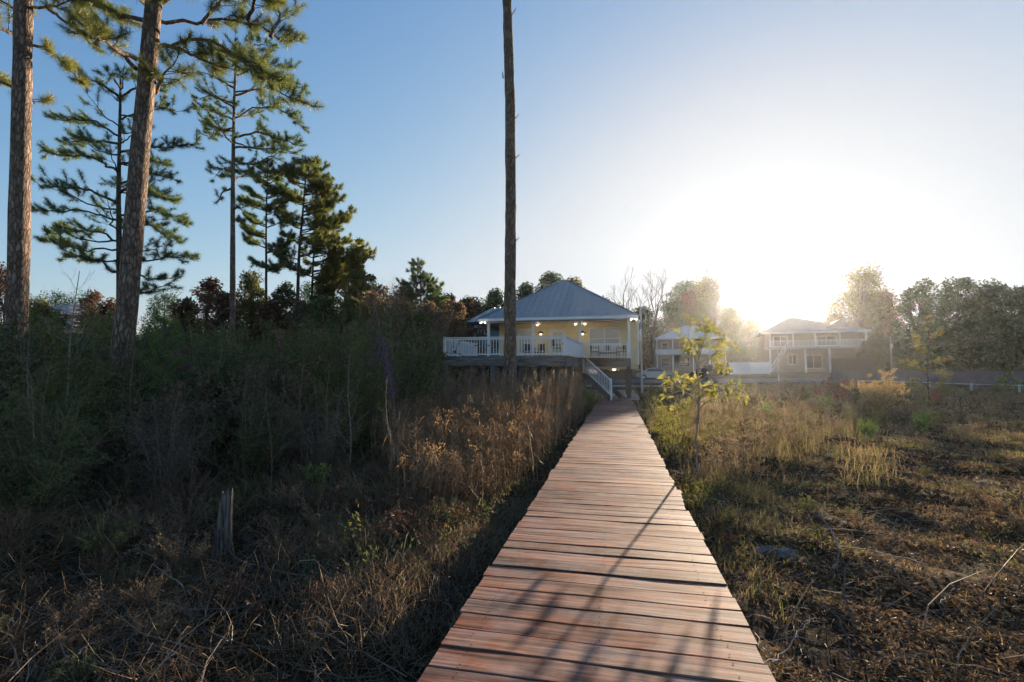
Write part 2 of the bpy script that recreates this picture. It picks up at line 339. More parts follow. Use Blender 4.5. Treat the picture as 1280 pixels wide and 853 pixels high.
M['stump'] = wood_mat('weathered_stump', [(.09, .08, .072), (.12, .105, .095), (.15, .135, .12)], 2, 34, (.16, .15, .14), .7, .9, 1.0)
M['galv'] = simple('galvanised', (.45, .46, .47), .4, .08, 5, .5)
M['flagblue'] = simple('flag_blue', (.10, .10, .28), .8, .05)
M['flagwhite'] = simple('flag_white', (.7, .68, .7), .8, .05)
M['wooddark'] = simple('dark_board', (.06, .055, .045), .85, .2, 4)
M['whitevinyl'] = simple('white_vinyl', (.72, .74, .75), .4, .03)
M['cushion'] = simple('white_cushion', (.6, .6, .58), .9, .05)
M['rock'] = simple('pale_deadwood', (.17, .155, .14), .9, .3, 9, bump=.8)

# ------------------------------------------------------------------ camera, light, air
cam = bpy.data.cameras.new('camera'); co = bpy.data.objects.new('camera', cam); COL.objects.link(co)
cam.sensor_width = 36; cam.lens = 36*FPX/1280; cam.clip_end = 3000; cam.clip_start = .05
co.location = EYE; co.rotation_euler = (math.pi/2+PIT, 0, YAW); scn.camera = co
EXPO = 1.6
SUN_AZ, SUN_EL = R(15.47), R(8.5)      # azimuth measured from +Y towards +X
sd = Vector((math.sin(SUN_AZ)*math.cos(SUN_EL), math.cos(SUN_AZ)*math.cos(SUN_EL), math.sin(SUN_EL)))
sl = bpy.data.lights.new('sun', 'SUN'); so = bpy.data.objects.new('sun', sl); COL.objects.link(so)
sl.energy = 5.0; sl.angle = R(.53); sl.color = (1, .80, .58)
so.rotation_euler = sd.to_track_quat('Z', 'Y').to_euler()
w = bpy.data.worlds.new('World'); scn.world = w; w.use_nodes = True
nt = w.node_tree; bg = nt.nodes['Background']; sky = nt.nodes.new('ShaderNodeTexSky'); sky.sky_type = 'NISHITA'
sky.sun_disc = False; sky.sun_elevation = SUN_EL; sky.sun_rotation = SUN_AZ
sky.air_density = 1.0; sky.dust_density = 1.0; sky.ozone_density = 2.3; sky.altitude = 0
# the camera's film response to a very bright sky: each channel rolls off smoothly instead of clipping
sep = nt.nodes.new('ShaderNodeSeparateColor'); cmb = nt.nodes.new('ShaderNodeCombineColor'); nt.links.new(sky.outputs[0], sep.inputs[0])
for ch, (tint, pw_, cap) in enumerate(((.38, 1.4, .775), (.385, 1.28, .825), (.53, 1.05, .88))):
    e1 = nt.nodes.new('ShaderNodeMath'); e1.operation = 'MULTIPLY'; e1.inputs[1].default_value = -tint; e0 = nt.nodes.new('ShaderNodeMath'); e0.operation = 'POWER'; e0.inputs[1].default_value = pw_; nt.links.new(sep.outputs[ch], e0.inputs[0]); nt.links.new(e0.outputs[0], e1.inputs[0])
    e2 = nt.nodes.new('ShaderNodeMath'); e2.operation = 'EXPONENT'; nt.links.new(e1.outputs[0], e2.inputs[0])
    e3 = nt.nodes.new('ShaderNodeMath'); e3.operation = 'SUBTRACT'; e3.inputs[0].default_value = 1; nt.links.new(e2.outputs[0], e3.inputs[1])
    e4 = nt.nodes.new('ShaderNodeMath'); e4.operation = 'MULTIPLY'; e4.inputs[1].default_value = cap/(.15*2**EXPO); nt.links.new(e3.outputs[0], e4.inputs[0]); nt.links.new(e4.outputs[0], cmb.inputs[ch])
nt.links.new(cmb.outputs[0], bg.inputs[0]); bg.inputs[1].default_value = .15
vs = scn.view_settings; vs.view_transform = 'Standard'; vs.look = 'None'; vs.exposure = EXPO; vs.gamma = 1
scn.render.engine = 'CYCLES'
cy = scn.cycles; cy.use_denoising = True; cy.max_bounces = 6; cy.diffuse_bounces = 4; cy.glossy_bounces = 2; cy.transmission_bounces = 3
cy.volume_bounces = 0; cy.transparent_max_bounces = 4; cy.sample_clamp_indirect = 6; cy.use_adaptive_sampling = True; cy.adaptive_threshold = .02

hz = Geo(); hz.box((-260, -60, -2.2), (260, 330, 22.5))
hm, nt, N, L = new_mat('haze_air'); out = N('ShaderNodeOutputMaterial'); pv = N('ShaderNodeVolumePrincipled')
pv.inputs['Color'].default_value = (.93, .96, 1, 1); pv.inputs['Density'].default_value = .0002; pv.inputs['Anisotropy'].default_value = .81
L(pv.outputs[0], out.inputs['Volume'])
tag(hz.build('haze', hm), kind='stuff')

# ------------------------------------------------------------------ ground sheet
def axis(lo, hi, fine_lo, fine_hi, step):
    a = list(np.arange(fine_lo, fine_hi, step)); s = step; x = a[-1]
    while x < hi: s *= 1.18; x += s; a.append(min(x, hi))
    s = step; x = a[0]; b = []
    while x > lo: s *= 1.18; x -= s; b.append(max(x, lo))
    return np.array(b[::-1]+a)
xs = axis(-258, 258, -11, 15, .16); ys = axis(-58, 328, 0, 26, .16)
X, Y = np.meshgrid(xs, ys); Z = gz(X, Y)
near = np.exp(-((X/18)**2+((Y-10)/20)**2))
Z = Z+near*RG.normal(0, .03, Z.shape)*(np.abs(X+.13) > 1.0)
g = Geo(); nx, ny = len(xs), len(ys)
i, j = np.meshgrid(np.arange(nx-1), np.arange(ny-1)); b = (j*nx+i).ravel()
g.add(np.stack([X, Y, Z], -1).reshape(-1, 3), quads=np.stack([b, b+1, b+nx+1, b+nx], 1))
tag(g.build('ground', M['ground'], smooth=True), kind='structure')

# road across the field and the slab under the cottage
g = Geo(); A = ground_at(700, 58); px_pts = []
for px in range(560, 1500, 20):
    d = 49.5-(max(0, px-980))*.012
    a, c = ground_at(px, d), ground_at(px, d+7.5)
    px_pts += [a+np.array([0, 0, .10]), c+np.array([0, 0, .12])]
n = len(px_pts)//2
g.add(px_pts, quads=[(2*k, 2*k+2, 2*k+3, 2*k+1) for k in range(n-1)])
tag(g.build('road', M['asphalt']), kind='structure')
g = Geo(); g.box((-7.6, 29.75, -.4), (1.3, 43.5, .03))
tag(g.build('parking_slab', M['concrete']), kind='structure')
g = Geo()
pp = []
for t in np.linspace(0, 1, 12):
    y = 43.5+t*5.2; pp += [(-6.5, y, g1(-6.5, y)*t+.03*(1-t)+.06*t), (3.2+t*1.5, y, g1(3.2, y)*t+.03*(1-t)+.06*t)]
g.add(pp, quads=[(2*k, 2*k+1, 2*k+3, 2*k+2) for k in range(11)])
tag(g.build('driveway', M['concrete']), kind='structure')

# ------------------------------------------------------------------ boardwalk
BXL, BXR = -1.035, .78
t = thing('boardwalk', 'long straight weathered red-brown plank boardwalk leading to the yellow raised cottage', 'boardwalk', (0, 0, 0))
g = Geo(); y = -2.2; k = 0; rowsY = []
while y < 29.6:
    wd = .183+random.uniform(-.004, .004); gap = .012+random.uniform(0, .009)
    rz = random.gauss(0, .0028); z = random.gauss(0, .0018); jl, jr = random.gauss(0, .011), random.gauss(0, .011)
    if 13.2 < y < 13.5: z += .004
    L_, W_, T_ = BXR-BXL+jl+jr, wd, .04; cx, cyy = (BXL+BXR)/2+(jr-jl)/2, y+wd/2
    ns = 10; e = .0025; cup = random.gauss(.0005, .0008); wig = [random.gauss(0, .0012) for _ in range(ns+1)]; tl = random.gauss(.0005, .0018)
    prof = [(-W_/2, -T_), (-W_/2, -e), (-W_/2+e, 0), (0, -cup), (W_/2-e, 0), (W_/2, -e), (W_/2, -T_)]
    vv = []
    for q in range(ns+1):
        xx = -L_/2+L_*q/ns
        for (a, c) in prof:
            vv.append((cx+xx, cyy+a+xx*rz+wig[q], z+c+a*tl/W_*1.4+.002*math.sin(q*.9+k)))
    m = len(prof); qd = [(q*m+s, q*m+s+1, (q+1)*m+s+1, (q+1)*m+s) for q in range(ns) for s in range(m-1)]
    qd += [(q*m+m-1, q*m, (q+1)*m, (q+1)*m+m-1) for q in range(ns)]
    nn = len(vv); vv = vv+vv[:m]+vv[-m:]
    tri = [(nn+0, nn+s, nn+s+1) for s in range(1, m-1)]+[(nn+m, nn+m+s+1, nn+m+s) for s in range(1, m-1)]
    g.add(vv, tris=tri, quads=qd)
    rowsY.append((y, y+wd, z)); y += wd+gap; k += 1
nq = sum(len(f) for f in g.f[4]); nails = 0
for (cy0, cy1, zc_) in rowsY:
    for x in (-.86, -.13, .6):
        for yy in (cy0+.035, cy1-.035):
            x_, y_, r_ = x+random.gauss(0, .008), yy+random.gauss(0, .005), .0062; c6 = [(x_+r_*math.cos(a*1.0472), y_+r_*math.sin(a*1.0472), zc_+.0035) for a in range(6)]
            g.add(c6, quads=[(0, 1, 2, 3), (0, 3, 4, 5)]); nails += 2
pd = g.build('plank_deck', M['plank'], t); pd.data.materials.append(M['nail']); mi = np.zeros(len(pd.data.polygons), np.int32); mi[-nails:] = 1; pd.data.polygons.foreach_set('material_index', mi)
for x in (-.86, -.13, .6):
    g = Geo(); g.box((x-.02, -2.2, -.26), (x+.02, 29.5, -.0445)); g.build('stringer', M['stringer'], t)
for yy in np.arange(-1.5, 29.5, 2.4):
    for x in (-.93, .67):
        g = Geo(); g.box((x-.05, yy-.05, g1(x, yy)-.4), (x+.05, yy+.05, -.05)); g.build('post', M['pile'], t)

# ------------------------------------------------------------------ raised cottage
DZ = 2.35; FY = 23.5; PY = 29.5; WY = 32.3; BY = 43.0
house = thing('raised_cottage', 'yellow raised cottage with blue metal hip roof and white railed deck on piles', 'house', (0, 0, 0))
# deck boards
g = Geo()
poly = [(-8.75, FY), (-2.42, FY), (-2.1, PY), (.8, PY), (.8, WY), (-8.75, WY)]
def prism(g, poly, z0, z1):
    n = len(poly); v = [(x, y, z0) for x, y in poly]+[(x, y, z1) for x, y in poly]
    g.add(v, tris=[(0, k+1, k) for k in range(1, n-1)]+[(n, n+k, n+k+1) for k in range(1, n-1)], quads=[(k, (k+1) % n, n+(k+1) % n, n+k) for k in range(n)])
prism(g, poly, DZ-.045, DZ); g.build('deck_floor', M['deckwood'], house)
# fascia beams
def beam_part(name, p0, p1, w, h, mat, parent=house):
    g = Geo(); g.beam(p0, p1, w, h); return g.build(name, mat, parent)
for p0, p1 in (((-8.75, FY), (-2.42, FY)), ((-2.42, FY), (-2.1, PY)), ((-2.1, PY-.02), (.8, PY-.02)), ((-8.75, FY), (-8.75, WY))):
    beam_part('fascia_beam', (*p0, DZ-.28), (*p1, DZ-.28), .07, .44, M['deckwood'])
for yy in np.arange(FY+.9, WY, 1.1):
    beam_part('joist', (-8.7, yy, DZ-.19), (-2.45, yy, DZ-.19), .05, .24, M['pile'])
# piles
for x in (-8.5, -7.2, -5.9, -4.7, -3.6, -2.6):
    for yy in (FY+.15, FY+3.2, PY):
        if yy == PY and x > -3: continue
        g = Geo(); g.box((x-.11, yy-.11, g1(x, yy)-.3), (x+.11, yy+.11, DZ-.5)); g.build('pile', M['pile'], house)
for x, yy in ((-2.3, 28.2), (-2.42, 25.8), (-2.0, PY+.06), (.67, PY+.1), (.67, WY+1.5), (-1.2, WY+3), (.9, 36.5), (.9, 41), (-3, 36), (-5.5, 36), (-7.5, 36), (-3, 41), (-7.5, 41)):
    g = Geo(); g.box((x-.12, yy-.12, -.4), (x+.12, yy+.12, DZ-.02 if yy < PY else DZ-.06)); g.build('pile', M['pile'], house)
# railings
def railing(p0, p1, h=.95, z0=DZ, z1=DZ, parent=house, posts=True):
    g = Geo(); a = np.array([*p0, z0], float); b = np.array([*p1, z1], float); n = np.linalg.norm(b-a)
    up_ = np.array([0, 0, 1.])
    g.beam(a+up_*h, b+up_*h, .09, .045); g.beam(a+up_*(h-.08), b+up_*(h-.08), .035, .07); g.beam(a+up_*.09, b+up_*.09, .035, .07)
    m = max(2, int(n/.145))
    for k in range(1, m):
        c = a+(b-a)*k/m; g.box((c[0]-.015, c[1]-.015, c[2]+.12), (c[0]+.015, c[1]+.015, c[2]+h-.11))
    if posts:
        for c in (a, b): g.box((c[0]-.05, c[1]-.05, c[2]), (c[0]+.05, c[1]+.05, c[2]+h+.06))
    return g.build('railing', M['white'], parent)
railing((-8.68, FY+.05), (-5.2, FY+.05)); railing((-5.1, FY+.05), (-2.5, FY+.05)); railing((-2.46, FY+.13), (-2.17, PY-.12))
railing((-2.05, PY), (.62, PY), .9); railing((-8.68, FY+.15), (-8.68, PY-.1)); railing((.7, PY+.15), (.7, WY-.1), .9)
# stairs
st0, st1 = np.array([-1.95, 28.75]), np.array([-.33, 26.9])
st = thing('staircase', None, None); st.parent = house
DT = 1.62; nst = 8; dr = (st1-st0); ln = np.linalg.norm(dr); dr /= ln; sdv = np.array([dr[1], -dr[0]])
for off in (0, -.95):
    c0 = st0+sdv*off; c1 = st1+sdv*off
    g = Geo(); g.beam((*c0, DT-.25), (*c1, .02), .05, .28); g.build('stringer', M['deckwood'], st)
for k in range(nst):
    c = st0+dr*ln*(k+.5)/nst; z = DT-.05-(DT-.05)*(k+1)/nst+.02
    a = c; bb = c-sdv*.95
    g = Geo(); g.beam((*a, z), (*bb, z), .27, .045); g.build('step', M['deckwood'], st)
g = Geo(); a = np.array([*st0, DT-.05]); b = np.array([*st1, .12]); U = np.array([0, 0, 1.])
g.beam(a+U*.95, b+U*.95, .08, .05); g.beam(a+U*.16, b+U*.16, .04, .07)
for k in range(1, 18):
    c = a+(b-a)*k/18; g.box((c[0]-.018, c[1]-.018, c[2]+.17), (c[0]+.018, c[1]+.018, c[2]+.93))
for c in (a, b): g.box((c[0]-.05, c[1]-.05, c[2]-.1), (c[0]+.05, c[1]+.05, c[2]+1.08))
g.build('stair_railing', M['white'], st)
g = Geo(); g.box((-3.2, 28.75, DT-.06), (-1.98, 29.9, DT)); g.build('landing', M['deckwood'], st)
# porch posts and beam
for x in (-7.93, -5.08, -2.19, .72):
    g = Geo(); g.box((x-.075, PY-.075, DZ+.002), (x+.075, PY+.075, 4.62)); g.box((x-.11, PY-.11, DZ+.002), (x+.11, PY+.11, DZ+.14)); g.box((x-.10, PY-.10, 4.5), (x+.10, PY+.10, 4.625)); g.build('porch_post', M['white'], house)
g = Geo(); g.box((-8.1, PY-.07, 4.63), (.86, PY+.07, 4.80)); g.build('porch_beam', M['white'], house)
g = Geo(); g.box((-8.2, 29.1, 4.805), (1.1, WY-.02, 4.83)); g.build('porch_ceiling', M['ceiling'], house)
# body
g = Geo(); x0, x1 = -7.92, 1.36; z0, z1 = DZ-.32, 4.8
def wall_xz(g, y, x0, x1, z0, z1, holes, th=.14):
    """wall facing -Y with rectangular openings"""
    xs_ = sorted({x0, x1, *[h[0] for h in holes], *[h[1] for h in holes]}); zs_ = sorted({z0, z1, *[h[2] for h in holes], *[h[3] for h in holes]})
    for a, b in zip(xs_, xs_[1:]):
        for c, d in zip(zs_, zs_[1:]):
            if any(h[0] <= (a+b)/2 <= h[1] and h[2] <= (c+d)/2 <= h[3] for h in holes): continue
            g.box((a, y, c), (b, y+th, d))
openings = [(-6.62, -5.55, DZ+.05, 4.4), (-4.35, -3.45, DZ+.05, 4.35), (-1.75, .15, 3.05, 4.4)]
wall_xz(g, WY, x0, x1, z0, z1, openings)
g.build('front_wall', M['yellowside'], house)
for nm, xa in (('side_wall', x0), ('side_wall', x1-.14)):
    g = Geo(); g.box((xa, WY+.142, z0), (xa+.14, BY, z1)); g.build(nm, M['yellowside'], house)
g = Geo(); g.box((x0+.002, BY+.002, z0), (x1-.002, BY+.14, z1)); g.build('rear_wall', M['yellowside'], house)
g = Geo(); g.box((x0, WY, DZ-.60), (x1, BY, DZ-.325)); g.build('floor_frame', M['ceiling'], house)
g = Geo(); g.box((x1-.06, WY-.03, z0-.02), (x1+.05, WY-.002, z1)); g.build('corner_trim', M['white'], house)
def window(x0, x1, z0, z1, y, parent=house, name='window', mull=2, rows=2, mat='white', glass='glass'):
    w_ = .07; g = Geo(); yo = y-.03
    g.box((x0-w_, yo, z0-w_), (x1+w_, y+.06, z0)); g.box((x0-w_, yo, z1), (x1+w_, y+.06, z1+w_)); g.box((x0-w_, yo, z0), (x0, y+.06, z1)); g.box((x1, yo, z0), (x1+w_, y+.06, z1))
    for k in range(1, mull): c = x0+(x1-x0)*k/mull; g.box((c-.025, y-.005, z0), (c+.025, y+.045, z1))
    for k in range(1, rows): c = z0+(z1-z0)*k/rows; g.box((x0, y-.002, c-.02), (x1, y+.04, c+.02))
    o = g.build(name, M[mat], parent)
    g = Geo(); g.box((x0+.002, y+.05, z0+.002), (x1-.002, y+.062, z1-.002)); p_ = g.build('pane', M[glass], parent if parent.type == 'MESH' else o)
    return o
window(-1.75, .15, 3.05, 4.4, WY, mull=2, rows=2, glass='glass_pale')
def door(x0, x1, z0, z1, y, panes=True):
    g = Geo(); g.box((x0-.08, y-.035, z0), (x0, y+.05, z1+.08)); g.box((x1, y-.035, z0), (x1+.08, y+.05, z1+.08)); g.box((x0, y-.035, z1), (x1, y+.05, z1+.08))
    g.box((x0+.003, y+.01, z0), (x0+.13, y+.045, z1-.003)); g.box((x1-.13, y+.01, z0), (x1-.003, y+.045, z1-.003)); g.box((x0+.13, y+.01, z1-.15), (x1-.13, y+.045, z1-.003)); g.box((x0+.13, y+.01, z0), (x1-.13, y+.045, z0+.45))
    o = g.build('door', M['door'], house)
    g = Geo(); g.box((x0+.132, y+.02, z0+.452), (x1-.132, y+.03, z1-.152)); g.build('pane', M['glass_pale'], o)
    g = Geo(); g.box((x1-.09, y-.05, z0+.95), (x1-.05, y+.01, z0+1.1)); g.build('handle', M['black'], o)
door(-6.62, -5.55, DZ+.05, 4.4, WY); door(-4.35, -3.45, DZ+.05, 4.35, WY)
# roof: main hip plus hipped wing on the side
def hip(g, x0, x1, y0, y1, ze, zr, rx0, rx1, ry, th=.13):
    e = [(x0, y0, ze), (x1, y0, ze), (x1, y1, ze), (x0, y1, ze)]; r_ = [(rx0, ry, zr), (rx1, ry, zr)]
    v = e+r_; f4 = [(0, 1, 5, 4), (2, 3, 4, 5)]; f3 = [(1, 2, 5), (3, 0, 4)]
    g.add(v, tris=f3+[(0, 3, 2), (0, 2, 1)], quads=f4)
def ribs(g, x0, x1, y0, ze, rx0, rx1, ry, zr, step=.41):
    """standing seams on the face towards -Y"""
    x = x0+.2
    while x < x1:
        if x < rx0: t_ = (x-x0)/(rx0-x0)
        elif x > rx1: t_ = (x1-x)/(x1-rx1)
        else: t_ = 1
        if t_ > .04: g.beam((x, y0, ze+.012), (x, y0+(ry-y0)*t_, ze+(zr-ze)*t_+.012), .028, .04)
        x += step
EX0, EX1, EY0, EZ = -8.45, 1.2, 28.95, 4.86
g = Geo(); hip(g, EX0, EX1, EY0, 44.2, EZ, 8.5, -3.95, -3.7, 36.5); ribs(g, EX0, EX1, EY0, EZ, -3.95, -3.7, 36.5, 8.5)
g.tube([(EX1, EY0, EZ+.02), (-3.7, 36.5, 8.52)], .05, 5); g.tube([(EX0, EY0, EZ+.02), (-3.95, 36.5, 8.52)], .05, 5)
roof = g.build('roof', M['metalroof'], house)
g = Geo(); hip(g, -9.8, -3.5, 30.6, 38.6, EZ-.01, 6.25, -9.0, -4.5, 34.4); ribs(g, -9.8, -3.5, 30.6, EZ-.01, -9.0, -4.5, 34.4, 6.25)
g.build('side_roof', M['metalroof'], house)
g = Geo(); g.box((EX0, EY0-.03, EZ-.17), (EX1, EY0-.003, EZ-.005)); g.box((EX1+.003, EY0-.03, EZ-.17), (EX1+.03, 44.2, EZ-.005)); g.box((EX0-.03, EY0-.03, EZ-.17), (EX0-.003, 30.5, EZ-.005)); g.build('eave_trim', M['white'], house)
g = Geo(); g.box((EX0+.005, EY0+.002, EZ-.05), (EX1-.005, 44.1, EZ-.012)); g.build('soffit', M['ceiling'], house)
# lamps
def lantern(x, z):
    g = Geo(); y = WY-.16
    g.tube([(x, y, z+.16), (x, y, z+.10), (x, y, z+.02), (x, y, z-.02)], [.015, .05, .20, .21], 10); g.box((x-.015, y, z+.13), (x+.015, WY-.003, z+.16)); o = g.build('wall_lamp', M['black'], house)
    g = Geo(); g.tube([(x, y, z-.03), (x, y, z-.07), (x, y, z-.12), (x, y, z-.14)], [.04, .075, .06, .01], 8, True); g.build('bulb', M['lamp'], o)
lantern(-5.0, 4.15); lantern(-2.2, 4.12)
for x in (-8.1, .98):
    g = Geo(); g.box((x-.06, EY0-.08, 4.60), (x+.06, EY0+.0, 4.685)); o = g.build('flood_lamp', M['white'], house)
    for s in (-.13, .13):
        g = Geo(); g.tube([(x+s*.4, EY0-.06, 4.63), (x+s, EY0-.14, 4.6), (x+s*1.2, EY0-.2, 4.57)], [.03, .05, .055], 8, True); g.build('bulb', M['lampwhite'], o)
for x in (-5.0, -1.95, -2.55):
    g = Geo(); g.tube([(x, 30.7, 4.80), (x, 30.7, 4.62)], .02, 6)
    for a in range(4):
        c, s = math.cos(a*math.pi/2+.5), math.sin(a*math.pi/2+.5); g.beam((x+c*.1, 30.7+s*.1, 4.62), (x+c*.55, 30.7+s*.55, 4.62), .12, .012)
    o = g.build('ceiling_fan', M['white'], house)
    g = Geo(); g.tube([(x, 30.7, 4.60), (x, 30.7, 4.55), (x, 30.7, 4.5)], [.08, .085, .04], 10, True); g.build('globe', M['lamp'], o)
g = Geo(); g.tube([(-.2, 33.2, DZ-.605), (-.2, 33.2, DZ-.68), (-.2, 33.2, DZ-.74)], [.13, .13, .06], 12, True); g.build('ceiling_lamp', M['lampwhite'], house)

for nm, x, y_, z_, pw in (('porch_light', -5.0, 30.7, 4.4, 4.5), ('porch_light', -2.2, 30.7, 4.4, 4.5), ('carport_light', -.2, 33.2, 1.5, 4)):
    pl = bpy.data.lights.new(nm, 'POINT'); pl.energy = pw; pl.color = (1, .8, .55); pl.shadow_soft_size = .12; po = bpy.data.objects.new(nm, pl); po.location = (x, y_, z_); COL.objects.link(po); po.parent = house
# porch furniture
def chair(label, loc, rz, bar=0):
    t = thing('patio_chair', label, 'chair', loc, 'dark chairs on the porch', rz); h = .45+bar
    g = Geo(); g.box((-.24, -.24, h-.03), (.24, .24, h+.02)); g.build('seat', M['black'], t)
    g = Geo(); g.box((-.24, .21, h+.12), (.24, .25, h+.55))
    for x in (-.22, .22): g.box((x-.02, .2, h), (x+.02, .245, h+.12))
    g.build('backrest', M['black'], t)
    for x in (-.21, .21):
        for y in (-.21, .21):
            g = Geo(); g.box((x-.018, y-.018, 0), (x+.018, y+.018, h-.03)); g.build('leg', M['black'], t)
    for x in (-.24, .24):
        g = Geo(); g.box((x-.02, -.22, h+.22), (x+.02, .21, h+.25)); g.box((x-.015, -.2, h+.021), (x+.015, -.17, h+.22)); g.build('armrest', M['black'], t)
chair('dark metal chair behind the rail just right of the tall bare pine trunk', (-5.6, 30.6, DZ), .4)
chair('dark metal chair under the left wall lantern of the porch', (-4.9, 30.9, DZ), -.5)
chair('tall dark bar chair in front of the porch door', (-3.75, 30.6, DZ), 1.2, .25)
chair('dark metal chair just left of the white cushioned bench', (-1.35, 30.7, DZ), 1.4)
chair('dark metal chair in the right corner of the porch', (.25, 30.7, DZ), -1.2)
chair('dark metal chair at the far left end of the deck', (-7.0, 27.6, DZ), .2)
t = thing('porch_bench', 'bench with white cushions below the big porch window', 'bench', (-.55, 31.3, DZ))
g = Geo(); g.box((-.6, -.25, .38), (.6, .25, .43)); g.build('seat', M['black'], t)
g = Geo(); g.box((-.58, -.23, .432), (.58, .23, .54)); g.build('cushion', M['cushion'], t)
g = Geo(); g.box((-.6, .25, .35), (.6, .29, .9)); g.build('backrest', M['black'], t)
for x in (-.35, .35):
    g = Geo(); g.box((x-.2, .1, .545), (x+.2, .24, .88)); g.build('pillow', M['cushion'], t)
for x in (-.55, .55):
    g = Geo(); g.box((x-.03, -.22, 0), (x+.03, .22, .378)); g.build('leg', M['black'], t)
t = thing('patio_table', 'round dark patio table on the open deck left of the bare trunk', 'table', (-7.6, 27.0, DZ))
g = Geo(); g.tube([(0, 0, .70), (0, 0, .74)], .55, 20, True); g.build('tabletop', M['black'], t)
g = Geo(); g.tube([(0, 0, 0), (0, 0, .02), (0, 0, .05), (0, 0, .69)], [.3, .3, .05, .04], 12); g.build('pedestal', M['black'], t)
# flag and pole by the house corner
t = thing('lamp_pole', 'tall pale metal pole standing at the right corner of the yellow cottage', 'pole', ground_at(802, 36))
g = Geo(); g.tube([(0, 0, -.2), (0, 0, 3), (0, 0, 6.4)], [.085, .08, .06], 10, True); g.build('shaft', M['galv'], t)
g = Geo(); g.tube([(0, 0, 6.4), (0, 0, 6.46), (0, 0, 6.52)], [.09, .1, .03], 10, True); g.build('cap', M['galv'], t)
t = thing('house_flag', 'limp blue and white flag hanging from a short staff at the cottage corner', 'flag', (1.38, 31.9, 3.9))
g = Geo(); g.tube([(0, .2, 0), (.05, -.5, .9)], .018, 6, True); g.build('staff', M['white'], t)
for nm, a, b, mt in (('blue_field', 0, .5, 'flagblue'), ('white_field', .5, 1, 'flagwhite')):
    g = Geo(); nn = 9; vv = []
    for k in range(nn+1):
        for z in (a, b):
            s = k/nn; vv.append((.05+.06*math.sin(s*9)+.03*s, -.5+.5*s*(.6), .86-.55*s*.5-z*1.0)); 
    v2 = [(x+.008, y, z) for x, y, z in vv]; m = len(vv)
    g.add(vv+v2, quads=[(2*k, 2*k+2, 2*k+3, 2*k+1) for k in range(nn)]+[(m+2*k, m+2*k+1, m+2*k+3, m+2*k+2) for k in range(nn)]); g.build(nm, M[mt], t)

# ------------------------------------------------------------------ trees
def nrm(v): return v/(np.linalg.norm(v)+1e-9)
def resample(p, n):
    p = np.asarray(p, float); s = np.r_[0, np.cumsum(np.linalg.norm(np.diff(p, axis=0), axis=1))]
    q = np.linspace(0, s[-1], n); 
    o = np.stack([np.interp(q, s, p[:, k]) for k in range(3)], 1)
    if n > 4:
        for _ in range(2): o[1:-1] = .5*o[1:-1]+.25*(o[:-2]+o[2:])
    return o, s[-1]
def pine_bough(wood, tufts, path, r0, start=.35, tw_len=.9, density=1.0, tuftstep=.3):
    """a limb with side twigs; tuft positions and axes are appended to tufts"""
    p, Ls = resample(path, 12)
    p[1:-1] += RG.normal(0, .03*Ls/3, (10, 3)); p[2:-1] += RG.normal(0, .035*Ls/3, (1, 3))*np.sin(np.linspace(0, 6, 9))[:, None]
    wood.tube(p, np.linspace(r0, max(.008, r0*.22), 12), 6)
    n = max(3, int(Ls*(1-start)/.23*density))
    for s in np.linspace(start, 1, n):
        f = s*11; k = min(10, int(f)); c = p[k]+(p[k+1]-p[k])*(f-k); d = nrm(p[k+1]-p[k])
        for side in ((-1, 1) if s < .97 else (0,)):
            if RG.random() < .14: continue
            h = nrm(np.cross(d, [0, 0, 1]))*side
            e = nrm(h*RG.uniform(.5, 1.1)+d*RG.uniform(.3, .9)+np.array([0, 0, RG.uniform(-.15, .55)])+RG.normal(0, .15, 3))
            l = tw_len*RG.uniform(.45, 1.1)*(1.25-.6*s)
            q1 = c+e*l*.55+RG.normal(0, .05*l, 3); q2 = q1+nrm(e+np.array([0, 0, .45]))*l*.5
            tw = np.array([c, q1, q2]); wood.tube(tw, [max(.010, r0*.22), .009, .006], 4)
            for (a, b, m) in ((c, q1, 1), (q1, q2, 3)):
                for t_ in (np.linspace(.3, 1, m) if m > 1 else (.9,)):
                    tufts.append((a+(b-a)*t_, nrm(nrm(b-a)+np.array([0, 0, .35])+RG.normal(0, .25, 3))))
            if RG.random() < .6*density:
                e2 = nrm(e+RG.normal(0, .6, 3)+np.array([0, 0, .2])); q3 = q1+e2*l*.4; wood.tube([q1, q3], [.008, .005], 3); tufts.append((q3, e2)); tufts.append(((q1+q3)/2, e2))
def trunk_geo(path, r0, r1, seg=14, n=26, flare=True, rough=.03):
    p, _ = resample(path, n); t = np.linspace(0, 1, n); r = r0+(r1-r0)*t
    if flare: r = r*(1+.35*np.exp(-t*22))
    g = Geo(); g.tube(p, r, seg); v = g.v[0]; c = np.repeat(p, seg, 0)
    g.v[0] = (c+(v-c)*(1+RG.normal(0, rough, (len(v), 1)))).astype(np.float32)
    return g, p
def finish_pine(t, base, trunkg, wood, tufts, mat_bark, mat_need, k, NL, NW, spread=.9):
    base = np.asarray(base)
    trunkg.v = [v-base.astype(np.float32) for v in trunkg.v]
    o = trunkg.build('trunk', mat_bark, t, True)
    if wood.n:
        wood.v = [v-base.astype(np.float32) for v in wood.v]; wood.build('bough', mat_bark, t, True)
    if tufts:
        c = np.array([a for a, _ in tufts])-base; ax = np.array([a for _, a in tufts])
        g = Geo(); g.needles(c, ax, k, NL, NW, spread); g.build('crown', mat_need, t)
